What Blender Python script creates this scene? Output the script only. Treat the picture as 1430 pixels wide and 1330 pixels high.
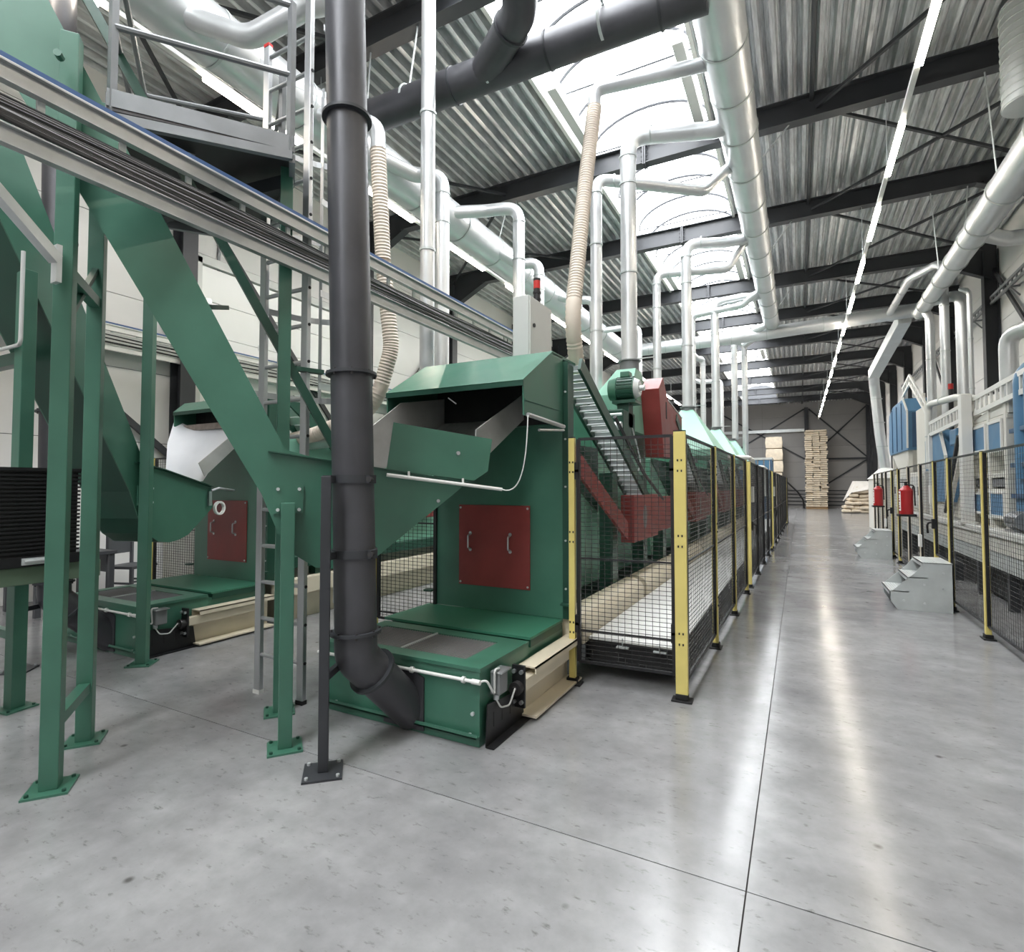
import bpy, math, random
from mathutils import Vector, Matrix
random.seed(7)
for o in list(bpy.data.objects): bpy.data.objects.remove(o, do_unlink=True)
S = bpy.context.scene
COL = S.collection
# ------------------------------------------------------------------ camera, sky, exposure
cam = bpy.data.objects.new('camera', bpy.data.cameras.new('camera')); COL.objects.link(cam)
cam.location = (0, 0, 1.6)
cam.rotation_euler = (math.radians(92.0), 0, math.atan(401/763.0))
cam.data.sensor_fit = 'HORIZONTAL'; cam.data.sensor_width = 36; cam.data.lens = 763/1430*36
cam.data.shift_y = -11.64/1430; cam.data.clip_start = .05; cam.data.clip_end = 300
S.camera = cam
W = bpy.data.worlds.new('overcast'); S.world = W; W.use_nodes = True
bg = W.node_tree.nodes['Background']; bg.inputs[0].default_value = (.975, .985, 1, 1); bg.inputs[1].default_value = 11.0
S.view_settings.view_transform = 'Standard'; S.view_settings.look = 'None'
S.view_settings.exposure = 0.72; S.view_settings.gamma = 1; S.view_settings.use_curve_mapping = False
S.cycles.max_bounces = 8; S.cycles.diffuse_bounces = 5; S.cycles.glossy_bounces = 4
S.cycles.transparent_max_bounces = 12; S.cycles.caustics_reflective = False; S.cycles.caustics_refractive = False
S.cycles.sample_clamp_indirect = 8
# sky portal across the roof light (guides sampling of the daylight, emits nothing itself)
SKX0, SKX1, YA, YB, YS = -3.6, -1.3, -9.0, 47.0, 43.4
pl = bpy.data.lights.new('skylight_portal', 'AREA'); pl.shape = 'RECTANGLE'; pl.size = SKX1-SKX0; pl.size_y = YS-YA; pl.cycles.is_portal = True
po = bpy.data.objects.new('skylight_portal', pl); COL.objects.link(po); po.location = ((SKX0+SKX1)/2, (YA+YS)/2, 8.16)

# ------------------------------------------------------------------ materials
def lin(c):
    return tuple((x/255/12.92) if x/255 <= .04045 else ((x/255+.055)/1.055)**2.4 for x in c)
def nt(name):
    m = bpy.data.materials.new(name); m.use_nodes = True; t = m.node_tree
    return m, t, t.nodes['Principled BSDF']
def mapping(t, scale=(1,1,1), coord='Object'):
    tc = t.nodes.new('ShaderNodeTexCoord'); mp = t.nodes.new('ShaderNodeMapping'); mp.inputs['Scale'].default_value = scale
    t.links.new(tc.outputs[coord], mp.inputs[0]); return mp.outputs[0]
def noise(t, vec, scale, detail=4, rough=.55):
    n = t.nodes.new('ShaderNodeTexNoise'); n.inputs['Scale'].default_value = scale; n.inputs['Detail'].default_value = detail
    n.inputs['Roughness'].default_value = rough; t.links.new(vec, n.inputs['Vector']); return n.outputs['Fac']
def ramp(t, fac, stops):
    r = t.nodes.new('ShaderNodeValToRGB'); e = r.color_ramp.elements
    e[0].position, e[0].color = stops[0][0], (*stops[0][1], 1); e[1].position, e[1].color = stops[-1][0], (*stops[-1][1], 1)
    for p, c in stops[1:-1]:
        k = e.new(p); k.color = (*c, 1)
    t.links.new(fac, r.inputs[0]); return r.outputs[0]
def bumpn(t, b, h, strength, dist=.01):
    k = t.nodes.new('ShaderNodeBump'); k.inputs['Strength'].default_value = strength; k.inputs['Distance'].default_value = dist
    t.links.new(h, k.inputs['Height']); t.links.new(k.outputs[0], b.inputs['Normal'])
def PM(name, rgb, rough=.4, metal=0., var=.1, scale=5., bump=0., bscale=60., stretch=(1,1,1), spec=.5):
    m, t, b = nt(name); c = lin(rgb); v = mapping(t, stretch); f = noise(t, v, scale)
    lo = tuple(x*(1-var) for x in c); hi = tuple(min(1, x*(1+var)) for x in c)
    t.links.new(ramp(t, f, [(.3, lo), (.7, hi)]), b.inputs['Base Color'])
    r = ramp(t, f, [(.3, (rough*.85,)*3), (.7, (min(1, rough*1.2),)*3)]); t.links.new(r, b.inputs['Roughness'])
    b.inputs['Metallic'].default_value = metal; b.inputs['Specular IOR Level'].default_value = spec
    if bump: bumpn(t, b, noise(t, v, bscale, 2), bump, .004)
    return m
M = {}
M['green'] = PM('green_paint', (60, 108, 89), .35, var=.12, scale=3, bump=.05, bscale=180, spec=.7)
M['green_dk'] = PM('dark_green_paint', (34, 72, 58), .36, var=.12, scale=3, bump=.06, bscale=180)
M['mint'] = PM('mint_paint', (136, 188, 166), .4, var=.05, scale=2)
M['red'] = PM('oxide_red_paint', (138, 58, 55), .42, var=.14, scale=4, bump=.05, bscale=150)
M['red_ext'] = PM('signal_red_paint', (168, 36, 40), .36, var=.04)
M['yellow'] = PM('yellow_paint', (222, 205, 122), .4, var=.05, scale=3)
M['cream'] = PM('cream_paint', (214, 204, 182), .45, var=.06, scale=3)
M['blue'] = PM('blue_paint', (84, 126, 160), .4, var=.08, scale=3)
M['blue_dk'] = PM('dark_blue_paint', (58, 86, 116), .4, var=.08, scale=3)
M['white'] = PM('white_paint', (226, 226, 222), .4, var=.03, scale=2)
M['machine_white'] = PM('machine_white_paint', (214, 212, 204), .45, var=.05, scale=2)
M['cabinet'] = PM('cabinet_grey_paint', (206, 207, 204), .45, var=.03, scale=3)
M['black'] = PM('black_paint', (26, 26, 28), .4, var=.2, scale=8)
M['black_matt'] = PM('black_plastic', (20, 20, 21), .6, var=.2, scale=8)
M['wire'] = PM('black_wire', (62, 62, 62), .25, .4, var=.1)
M['char'] = PM('charcoal_steel_paint', (50, 52, 56), .5, var=.15, scale=3)
M['pipe_dark'] = PM('dark_grey_coated_steel', (72, 72, 76), .42, .25, var=.22, scale=2.2, bump=.05, bscale=40)
M['steel_dk'] = PM('raw_dark_steel', (66, 64, 64), .45, .5, var=.25, scale=9)
M['alu'] = PM('aluminium', (196, 198, 200), .36, .85, var=.08, scale=4, stretch=(1, 1, .2))
M['galv'] = PM('galvanised_duct', (214, 216, 217), .35, .62, var=.05, scale=2.5)
M['galv_lt'] = PM('galvanised_light', (212, 216, 216), .36, .5, var=.07, scale=4)
M['zinc'] = PM('zinc_sheet', (196, 201, 200), .48, .25, var=.08, scale=5)
M['steel_chute'] = PM('worn_sheet_steel', (196, 194, 191), .38, .35, var=.15, scale=5, stretch=(4, .6, 1))
M['poly'] = PM('white_plastic_sheet', (232, 234, 238), .35, var=.03)
M['hose'] = PM('beige_spiral_hose', (214, 202, 188), .55, var=.05)
M['screed'] = PM('pale_walkway_sheet', (212, 212, 208), .5, .1, var=.06, scale=3)
M['cable'] = PM('grey_cable', (82, 80, 79), .5, var=.2, scale=3)
M['cable_dk'] = PM('dark_cable', (42, 42, 42), .5, var=.2, scale=3)
M['blue_strip'] = PM('blue_cable_cover', (60, 92, 138), .4, var=.06)
M['panel_lt'] = PM('pale_wall_panel', (216, 215, 213), .5, var=.03, scale=1.2)
M['panel_bk'] = PM('dimmed_wall_panel', (150, 148, 146), .55, var=.04, scale=1.2)  # same panel as the pale walls, dimness of the far end put into the colour
M['door_wh'] = PM('white_door_panel', (236, 236, 234), .45, var=.02, scale=1.5)
M['bag'] = PM('paper_bag', (222, 208, 186), .7, var=.12, scale=5, bump=.3, bscale=14)
M['film'] = PM('white_film', (226, 222, 216), .35, var=.06, scale=4, bump=.4, bscale=10)
M['wood'] = PM('pallet_wood', (170, 138, 98), .7, var=.2, scale=9, stretch=(1, 8, 8))
M['rust'] = PM('dusty_brown_screen', (150, 138, 130), .6, .2, var=.25, scale=14)
M['olive'] = PM('olive_green_paint', (92, 112, 92), .45, var=.1)
M['red_cap'] = PM('red_plastic', (190, 44, 40), .35, var=.05)
M['grey_mid'] = PM('grey_enamel', (128, 130, 132), .4, .2, var=.1)
M['rib_grey'] = PM('grey_rib_steel', (120, 122, 126), .5, .2, var=.05)
M['tray'] = PM('tray_zinc', (178, 181, 181), .38, .55, var=.1, scale=4)
M['chair'] = PM('dark_grey_seat', (74, 76, 80), .55, var=.08)
# checker plate
m, t, b = nt('green_checker_plate'); v = mapping(t, (1, 1, 1)); b.inputs['Base Color'].default_value = (*lin((62, 122, 98)), 1); b.inputs['Roughness'].default_value = .36
vo = t.nodes.new('ShaderNodeTexVoronoi'); vo.inputs['Scale'].default_value = 34; vo.inputs['Randomness'].default_value = 0
mp2 = t.nodes.new('ShaderNodeMapping'); mp2.inputs['Rotation'].default_value = (0, 0, .785); mp2.inputs['Scale'].default_value = (1, 1.5, 1); t.links.new(v, mp2.inputs[0]); t.links.new(mp2.outputs[0], vo.inputs['Vector'])
bumpn(t, b, ramp(t, vo.outputs['Distance'], [(.22, (1,)*3), (.34, (0,)*3)]), .6, .004); M['checker'] = m
# concrete floor: mottled, burnished, scattered dark stains
m, t, b = nt('burnished_concrete'); v = mapping(t)
n1 = noise(t, v, .55, 5, .6); n2 = noise(t, v, 7, 7, .65); n3 = noise(t, v, 1.1, 5, .6); n4 = noise(t, mapping(t, (1, 1.5, 1)), 2.2, 3, .5); n5 = noise(t, mapping(t, (1, 2.2, 1)), 12, 6, .7)
base = ramp(t, n1, [(.2, lin((124, 124, 125))), (.8, lin((170, 170, 171)))])
def mixc(t, a, bb, fac, mode='MIX'):
    mx = t.nodes.new('ShaderNodeMix'); mx.data_type = 'RGBA'; mx.blend_type = mode
    if isinstance(fac, float): mx.inputs[0].default_value = fac
    else: t.links.new(fac, mx.inputs[0])
    t.links.new(a, mx.inputs[6]); 
    if isinstance(bb, tuple): mx.inputs[7].default_value = (*bb, 1)
    else: t.links.new(bb, mx.inputs[7])
    return mx.outputs[2]
c2 = mixc(t, base, ramp(t, n2, [(.2, (.7,)*3), (.8, (1.08,)*3)]), .8, 'MULTIPLY')
c3 = mixc(t, c2, ramp(t, n4, [(.3, (1.06,)*3), (.75, (.72,)*3)]), .75, 'MULTIPLY')
c3 = mixc(t, c3, lin((78, 76, 74)), ramp(t, n5, [(.585, (0,)*3), (.70, (.6,)*3)]))
spot = t.nodes.new('ShaderNodeTexVoronoi'); spot.inputs['Scale'].default_value = 2.4; t.links.new(v, spot.inputs['Vector'])
c4 = mixc(t, c3, lin((66, 64, 62)), ramp(t, spot.outputs['Distance'], [(.02, (.8,)*3), (.06, (0,)*3)]))
t.links.new(c4, b.inputs['Base Color'])
t.links.new(ramp(t, n3, [(.25, (.12,)*3), (.8, (.262,)*3)]), b.inputs['Roughness'])
bumpn(t, b, n2, .04, .01); M['floor'] = m
# corrugated roof deck, streaked zinc
m, t, b = nt('galvanised_roof_deck'); v = mapping(t, (9, .35, 1)); n1 = noise(t, v, 1.6, 5); n2 = noise(t, mapping(t, (14, 1.2, 1)), 3, 3)
t.links.new(mixc(t, ramp(t, n1, [(.3, lin((176, 180, 182))), (.7, lin((238, 240, 241)))]), ramp(t, n2, [(.3, (.55,)*3), (.65, (1,)*3)]), .75, 'MULTIPLY'), b.inputs['Base Color'])
b.inputs['Metallic'].default_value = .25; b.inputs['Roughness'].default_value = .28; M['deck'] = m
# roof light glazing: clear-to-milky polycarbonate
m = bpy.data.materials.new('milky_polycarbonate'); m.use_nodes = True; t = m.node_tree; t.nodes.remove(t.nodes['Principled BSDF'])
tr = t.nodes.new('ShaderNodeBsdfTransparent'); tr.inputs[0].default_value = (.93, .95, .96, 1); tl = t.nodes.new('ShaderNodeBsdfTranslucent'); tl.inputs[0].default_value = (.9, .9, .9, 1)
mx = t.nodes.new('ShaderNodeMixShader'); mx.inputs[0].default_value = .2; t.links.new(tr.outputs[0], mx.inputs[1]); t.links.new(tl.outputs[0], mx.inputs[2]); t.links.new(mx.outputs[0], t.nodes['Material Output'].inputs[0]); M['glaze'] = m
# glowing tube
m, t, b = nt('lit_led_tube'); b.inputs['Emission Color'].default_value = (1, .9, .76, 1); b.inputs['Emission Strength'].default_value = 34; b.inputs['Base Color'].default_value = (.9, .9, .9, 1); M['led'] = m
# fire extinguisher lettering plate
M['label_white'] = PM('white_label_print', (240, 238, 232), .5, var=.01)

# ------------------------------------------------------------------ geometry helpers
class G:
    def __init__(s): s.v = []; s.f = []
    def add(s, vs, fs):
        n = len(s.v); s.v += [tuple(p) for p in vs]; s.f += [tuple(i+n for i in f) for f in fs]; return s
    def box(s, x0, x1, y0, y1, z0, z1):
        return s.add([(x0,y0,z0),(x1,y0,z0),(x1,y1,z0),(x0,y1,z0),(x0,y0,z1),(x1,y0,z1),(x1,y1,z1),(x0,y1,z1)],
                     [(3,2,1,0),(4,5,6,7),(0,1,5,4),(1,2,6,5),(2,3,7,6),(3,0,4,7)])
    def beam(s, p0, p1, w, h, up=(0,0,1), cap=True):
        p0, p1 = Vector(p0), Vector(p1); d = (p1-p0).normalized(); u = Vector(up)
        if abs(d.dot(u)) > .98: u = Vector((0,1,0)) if abs(d.y) < .9 else Vector((1,0,0))
        a = d.cross(u).normalized()*(w/2); c = a.cross(d).normalized()*(h/2)
        vs = [p0-a-c, p0+a-c, p0+a+c, p0-a+c, p1-a-c, p1+a-c, p1+a+c, p1-a+c]
        fs = [(0,1,5,4),(1,2,6,5),(2,3,7,6),(3,0,4,7)]
        if cap: fs += [(3,2,1,0),(4,5,6,7)]
        return s.add(vs, fs)
    def cyl(s, p0, p1, r, n=16, r2=None, cap=True):
        p0, p1 = Vector(p0), Vector(p1); d = (p1-p0).normalized(); u = Vector((0,0,1)) if abs(d.z) < .9 else Vector((1,0,0))
        a = d.cross(u).normalized(); c = a.cross(d).normalized(); r2 = r if r2 is None else r2
        vs = []
        for q, rr in ((p0, r), (p1, r2)):
            for i in range(n):
                k = 2*math.pi*i/n; vs.append(q+(a*math.cos(k)+c*math.sin(k))*rr)
        fs = [(i, (i+1) % n, n+(i+1) % n, n+i) for i in range(n)]
        if cap: fs += [tuple(range(n-1, -1, -1)), tuple(range(n, 2*n))]
        return s.add(vs, fs)
    def prism(s, poly, vec):
        n = len(poly); a = [Vector(p) for p in poly]; v = Vector(vec)
        return s.add(a+[p+v for p in a], [tuple(range(n-1, -1, -1)), tuple(range(n, 2*n))]+[(i, (i+1) % n, n+(i+1) % n, n+i) for i in range(n)])
    def tube(s, path, r, n=14, bend=None, seg=6, radii=None, cap=True):
        P = rounded(path, bend if bend is not None else r*2.2, seg); m = len(P)
        T = [(P[min(i+1, m-1)]-P[max(i-1, 0)]).normalized() for i in range(m)]
        u = Vector((0,0,1)) if abs(T[0].z) < .9 else Vector((1,0,0)); a = T[0].cross(u).normalized(); vs = []
        for i in range(m):
            a = (a-T[i]*a.dot(T[i])).normalized(); c = T[i].cross(a); rr = radii(i/(m-1)) if radii else r
            for k in range(n):
                q = 2*math.pi*k/n; vs.append(P[i]+(a*math.cos(q)+c*math.sin(q))*rr)
        fs = [(j*n+k, j*n+(k+1) % n, (j+1)*n+(k+1) % n, (j+1)*n+k) for j in range(m-1) for k in range(n)]
        if cap: fs += [tuple(range(n-1, -1, -1)), tuple(range((m-1)*n, m*n))]
        return s.add(vs, fs)
    def ring(s, c, axis, r0, r1, w, n=20):
        d = Vector(axis).normalized(); c = Vector(c); u = Vector((0,0,1)) if abs(d.z) < .9 else Vector((1,0,0))
        a = d.cross(u).normalized(); e = a.cross(d); vs = []
        for (rr, h) in ((r0, -w/2), (r1, -w/2), (r1, w/2), (r0, w/2)):
            for i in range(n):
                k = 2*math.pi*i/n; vs.append(c+d*h+(a*math.cos(k)+e*math.sin(k))*rr)
        return s.add(vs, [(j*n+i, j*n+(i+1) % n, ((j+1) % 4)*n+(i+1) % n, ((j+1) % 4)*n+i) for j in range(4) for i in range(n)])
def rounded(path, rad, seg):
    P = [Vector(p) for p in path]; out = [P[0]]
    for i in range(1, len(P)-1):
        a, b, c = P[i-1], P[i], P[i+1]; u = (a-b); w = (c-b); lu, lw = u.length, w.length; u.normalize(); w.normalize()
        ang = u.angle(w, math.pi)
        if ang > math.pi-.05 or rad <= 0: out.append(b); continue
        t = min(rad/math.tan(ang/2), lu*.48, lw*.48); p0, p1 = b+u*t, b+w*t
        for k in range(seg+1):
            q = k/seg; out.append(p0*(1-q)**2+b*2*q*(1-q)+p1*q*q)
    out.append(P[-1]); return out
def obj(name, g, mat, parent=None, smooth=True, bev=0, kind=None, label=None):
    vs = g.v; n = len(vs); lo = [min(p[i] for p in vs) for i in range(3)]; hi = [max(p[i] for p in vs) for i in range(3)]
    c = Vector(((lo[0]+hi[0])/2, (lo[1]+hi[1])/2, (lo[2]+hi[2])/2))
    me = bpy.data.meshes.new(name); me.from_pydata([(p[0]-c.x, p[1]-c.y, p[2]-c.z) for p in vs], [], g.f)
    me.materials.append(M[mat])
    if smooth: me.shade_smooth(); me.set_sharp_from_angle(angle=math.radians(38))
    o = bpy.data.objects.new(name, me); COL.objects.link(o); o.location = c
    if parent is not None:
        o.parent = parent; o.location = c-wloc(parent)
    if bev:
        k = o.modifiers.new('bevel', 'BEVEL'); k.width = bev; k.segments = 2; k.limit_method = 'ANGLE'
    if kind: o['kind'] = kind
    if label: o['label'] = label
    return o
def wloc(o):
    v = Vector(o.location)
    while o.parent is not None: o = o.parent; v += Vector(o.location)
    return v
def thing(name, label, cat, loc=(0,0,0), group=None, kind=None):
    o = bpy.data.objects.new(name, None); COL.objects.link(o); o.location = loc; o.empty_display_size = .1
    if kind: o['kind'] = kind
    else:
        o['label'] = label; o['category'] = cat
    if kind and label: o['label'] = label
    if group: o['group'] = group
    return o
def tag(o, label, cat, group=None):
    o['label'] = label; o['category'] = cat
    if group: o['group'] = group
    return o
def share(src, name, parent, off):
    """another piece with the same mesh, moved by off from the source piece (world)"""
    o = src.copy(); o.name = name; COL.objects.link(o); o.parent = parent
    o.location = wloc(src)+Vector(off)-(wloc(parent) if parent is not None else Vector((0,0,0))); return o
def copy_tree(src, off, parent=None):
    o = src.copy(); COL.objects.link(o); o.parent = parent
    if parent is None: o.location = Vector(src.location)+Vector(off)
    for ch in list(src.children): copy_tree(ch, off, o)
    return o

# ================================================================== THE HALL
XL, XR, ZR = -9.5, 4.65, 8.0           # wall faces, roof deck underside
RAFT = [-7.6, -3.2, 1.2, 5.6, 10.0, 13.7, 18.1, 21.8, 25.9, 30.2, 34.6, 39.0, 43.3]
# floor: cast slabs with sawn joints
fl = obj('floor', G().box(XL-.3, XR+.3, YA-.3, YB+.3, -.25, -.012), 'steel_dk', smooth=False, kind='structure')
xs = [XL, -5.6, -.212, XR]; ys = [YA, 2.393, 9.4, 16.4, 23.4, 30.4, 37.4, YB]
for i in range(3):
    for j in range(7):
        obj('floor_slab', G().box(xs[i]+.003, xs[i+1]-.003, ys[j]+.003, ys[j+1]-.003, -.012, 0), 'floor', fl, smooth=False)
# walls: sandwich panels between the column lines
def wall(name, mat, axis, at, out, cuts, h=8.3, row=1.16, skip=None):
    g = G()
    a0, a1 = cuts[0], cuts[-1]
    if axis == 'x': g.box(min(at, at+out), max(at, at+out), a0, a1, 0, h)
    else: g.box(a0, a1, min(at, at+out), max(at, at+out), 0, h)
    w = obj(name, g, 'char', smooth=False, kind='structure'); t = -.03 if out > 0 else .03
    for j in range(len(cuts)-1):
        z = 0.0
        while z < h-.1:
            z1 = min(z+row, h)
            if not (skip and skip(j, z)):
                lo, hi = sorted((at, at+t))
                if axis == 'x': g = G().box(lo, hi, cuts[j]+.004, cuts[j+1]-.004, z+.005, z1-.005)
                else: g = G().box(cuts[j]+.004, cuts[j+1]-.004, lo, hi, z+.005, z1-.005)
                obj('wall_panel', g, mat, w, smooth=False)
            z = z1
    return w
wl = wall('wall_left', 'panel_lt', 'x', XL, -.2, [YA]+RAFT+[YB])
wr = wall('wall_right', 'panel_lt', 'x', XR, .2, [YA]+RAFT+[YB])
wb = wall('wall_back', 'panel_bk', 'y', YB, .2, [XL-.2, -6, -2.5, .55, XR+.2])
wf = wall('wall_front', 'panel_lt', 'y', YA, -.2, [XL-.2, -6, -2.5, 1, XR+.2])
# steel columns and bracing belong to their walls
def hcol(parent, x, y, sx, z1=7.7):
    g = G(); g.box(x-.15, x+.15, y-.006, y+.006, 0, z1)
    for q in (-.15, .135): g.box(x+q, x+q+.015, y-.13, y+.13, 0, z1)
    return obj('column', g, 'char', parent, smooth=False)
cl = hcol(wl, XL+.2, RAFT[0], 1); cr = hcol(wr, XR-.2, RAFT[0], -1)
for y in RAFT[1:]:
    share(cl, 'column', wl, (0, y-RAFT[0], 0)); share(cr, 'column', wr, (0, y-RAFT[0], 0))
obj('column', G().box(.42, .68, YB-.26, YB-.03, 0, 7.6), 'char', wb, smooth=False)
obj('column', G().box(-5.9, -5.64, YB-.26, YB-.03, 0, 7.6), 'char', wb, smooth=False)
obj('column', G().box(XR-.3, XR-.06, YB-.4, YB-.03, 0, 7.6), 'char', wb, smooth=False)
obj('wall_rail', G().box(.68, XR-.3, YB-.18, YB-.06, 3.62, 3.74), 'char', wb, smooth=False)
for a, c in (((.7, 7.5), (4.4, 3.75)), ((.7, 3.75), (4.4, 7.5)), ((.7, 1.0), (4.4, 3.6)), ((-5.6, 7.5), (.4, 3.7)), ((-5.6, 3.7), (.4, 7.5))):
    obj('brace', G().beam((a[0], YB-.1, a[1]), (c[0], YB-.1, c[1]), .1, .06, (0,1,0)), 'char', wb, smooth=False)
for k in range(5):
    obj('lower_rail', G().box(-5.6, XR-.35, YB-.09, YB-.031, .2+k*.27, .27+k*.27), 'char', wb, smooth=False)
obj('back_wall_tray', G().box(-6, .4, YB-.3, YB-.05, 5.78, 5.86), 'galv_lt', wb, smooth=False)
obj('back_wall_tray', G().box(-6, .4, YB-.3, YB-.27, 5.86, 6.0), 'galv_lt', wb, smooth=False)
for (y0, z0, y1, z1) in ((5.6, 7.0, 10.0, 2.0), (5.6, 2.0, 1.2, 5.6), (10, 2.4, 13.7, 6.4)):
    obj('brace', G().beam((XL+.12, y0, z0), (XL+.12, y1, z1), .1, .05, (1,0,0)), 'char', wl, smooth=False)
for (y0, z0, y1, z1) in ((18.1, 7.2, 13.7, 3.2), (21.8, 7.0, 25.9, 3.0), (25.9, 7.0, 21.8, 3.0)):
    obj('brace', G().beam((XR-.12, y0, z0), (XR-.12, y1, z1), .1, .05, (1,0,0)), 'char', wr, smooth=False)
for y in (6.3, 9.7, 10.4, 13.3, 17.6, 18.5, 21.3):
    obj('conduit', G().cyl((XL+.06, y, 0), (XL+.06, y, 7.2), .025, 8), 'grey_mid', wl)
# sectional door in the left wall
d1 = thing('door_1', 'white sectional overhead door in the pale left wall behind the ladder', None, (XL, 8.0, 0), kind='structure')
for k in range(9):
    obj('door_panel', G().box(XL+.035, XL+.085, 5.95, 9.6, k*.62+.004, k*.62+.616), 'door_wh', d1, smooth=False, bev=.006)
for k in range(1, 9):
    for y in (6.1, 7.2, 8.35, 9.45): obj('hinge', G().box(XL+.085, XL+.1, y-.06, y+.06, k*.62-.05, k*.62+.05), 'galv_lt', d1, smooth=False)
obj('door_frame', G().box(XL+.03, XL+.14, 5.84, 5.945, 0, 5.7).box(XL+.03, XL+.14, 9.605, 9.7, 0, 5.7).box(XL+.03, XL+.14, 5.84, 9.7, 5.6, 5.75), 'cabinet', d1, smooth=False)

# roof: trapezoidal deck, ribs running the length of the hall
def deck(g, x0, x1, z):
    pit = .207; n = max(1, round((x1-x0)/pit)); p = (x1-x0)/n; prof = []
    for i in range(n):
        a = x0+i*p; prof += [(a, z), (a+.30*p, z), (a+.42*p, z+.13), (a+.60*p, z+.13), (a+.64*p, z+.118), (a+.68*p, z+.13), (a+.88*p, z+.13)]
    prof.append((x1, z)); m = len(prof)
    return g.add([(x, YA-.2, zz) for x, zz in prof]+[(x, YB+.2, zz) for x, zz in prof], [(i, i+1, m+i+1, m+i) for i in range(m-1)])
ce = obj('ceiling', deck(deck(G(), XL-.2, SKX0-.02, ZR), SKX1+.02, XR+.2, ZR), 'deck', smooth=False, kind='structure')
obj('roof_cover', G().box(XL-.2, SKX0-.05, YA-.2, YB+.2, ZR+.16, ZR+.3), 'char', ce, smooth=False)
obj('roof_cover', G().box(SKX1+.05, XR+.2, YA-.2, YB+.2, ZR+.16, ZR+.3), 'char', ce, smooth=False)
# rafters with haunches and a bolted splice under the roof light
def rafter():
    g = G(); z0, z1 = 7.6, 7.995; x0, x1 = XL+.05, XR-.05; y = RAFT[0]
    g.box(x0, x1, y-.007, y+.007, z0, z1); g.box(x0, x1, y-.1, y+.1, z1-.018, z1); g.box(x0+1.3, x1-1.3, y-.1, y+.1, z0, z0+.018)
    for e, s in ((x0, 1), (x1, -1)):
        g.prism([(e, y-.007, z0+.01), (e+s*1.4, y-.007, z0+.01), (e, y-.007, z0-.7)], (0, .014, 0))
        g.beam((e+s*1.4, y, z0), (e, y, z0-.71), .2, .018)
    xc = (SKX0+SKX1)/2; g.box(xc-.03, xc-.005, y-.11, y+.11, z0-.03, z1); g.box(xc+.005, xc+.03, y-.11, y+.11, z0-.03, z1)
    for q in (.06, .14, .24, .32):
        for s in (-.06, .06): g.cyl((xc-.06, y+s, z0+q), (xc+.06, y+s, z0+q), .014, 6)
    return g
r0 = obj('rafter', rafter(), 'char', ce, smooth=False)
for y in RAFT[1:]: share(r0, 'rafter', ce, (0, y-RAFT[0], 0))
for j in range(2, len(RAFT)-1):
    a, c = RAFT[j], RAFT[j+1]
    for (p, q) in (((.35, a), (4.3, c)), ((4.3, a), (.35, c))):
        obj('roof_brace', G().beam((p[0], p[1], 7.78), (q[0], q[1], 7.78), .05, .05), 'char', ce, smooth=False)
for (p, q) in (((-9.2, 5.6), (-5.4, 10.0)), ((-5.4, 5.6), (-9.2, 10.0)), ((-9.2, 10.0), (-5.4, 13.7)), ((-5.4, 10), (-9.2, 13.7)), ((-9.2, 1.2), (-5.4, 5.6)), ((-5.4, 1.2), (-9.2, 5.6))):
    obj('roof_brace', G().beam((p[0], p[1], 7.78), (q[0], q[1], 7.78), .05, .05), 'char', ce, smooth=False)
obj('roof_conduit', G().cyl((.28, YA, 7.93), (.28, YB, 7.93), .035, 8), 'char', ce)
# roof light: curb, arched ribs, tie rods, one curved pane per field
sk = thing('window_1', 'barrel-vaulted roof light of white arched panes along the ridge', None, ((SKX0+SKX1)/2, 20, 8.1), kind='structure')
for x in (SKX0, SKX1):
    s = 1 if x == SKX0 else -1
    obj('curb', G().box(min(x, x-s*.06), max(x, x-s*.06), YA-.1, YS+.3, 7.97, 8.36), 'white', sk, smooth=False)
obj('end_curb', G().box(SKX0, SKX1, YS, YS+.3, 7.6, 9.1), 'char', sk, smooth=False)
obj('front_curb', G().box(SKX0, SKX1, YA-.2, YA, 7.97, 9.1), 'white', sk, smooth=False)
obj('end_roof', G().box(SKX0-.1, SKX1+.1, YS+.3, YB+.2, 8.0, 8.3), 'deck', sk, smooth=False)
y = YA; SP = .92
xc, hw, z0, rise = (SKX0+SKX1)/2, (SKX1-SKX0)/2, 8.34, .62
arc = [(xc-hw*math.cos(math.pi*i/16), z0+rise*math.sin(math.pi*i/16)) for i in range(17)]
def pane_g(y):
    g = G(); return g.add([(x, y, z) for x, z in arc]+[(x, y+SP, z) for x, z in arc], [(i, i+1, 18+i, 17+i) for i in range(16)])
p0 = obj('pane', pane_g(YA), 'glaze', sk); rb0 = obj('arch_rib', G().tube([(x, YA, z-.03) for x, z in arc], .028, 6, bend=0), 'char', sk)
tie0 = obj('tie_rod', G().cyl((SKX0, YA, 8.3), (SKX1, YA, 8.3), .016, 6), 'char', sk)
n = int((YS-YA)/SP)+1
for k in range(1, n):
    share(p0, 'pane', sk, (0, k*SP, 0)); share(rb0, 'arch_rib', sk, (0, k*SP, 0))
    if k % 2: share(tie0, 'tie_rod', sk, (0, k*SP, 0))
for yy in (7.9, 16.2, 27.9):
    for x in (SKX0+.16, SKX1-.16): obj('vent_casing', G().box(x-.08, x+.08, yy, yy+2.0, 8.0, 8.2), 'cabinet', sk, smooth=False, bev=.01)

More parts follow.
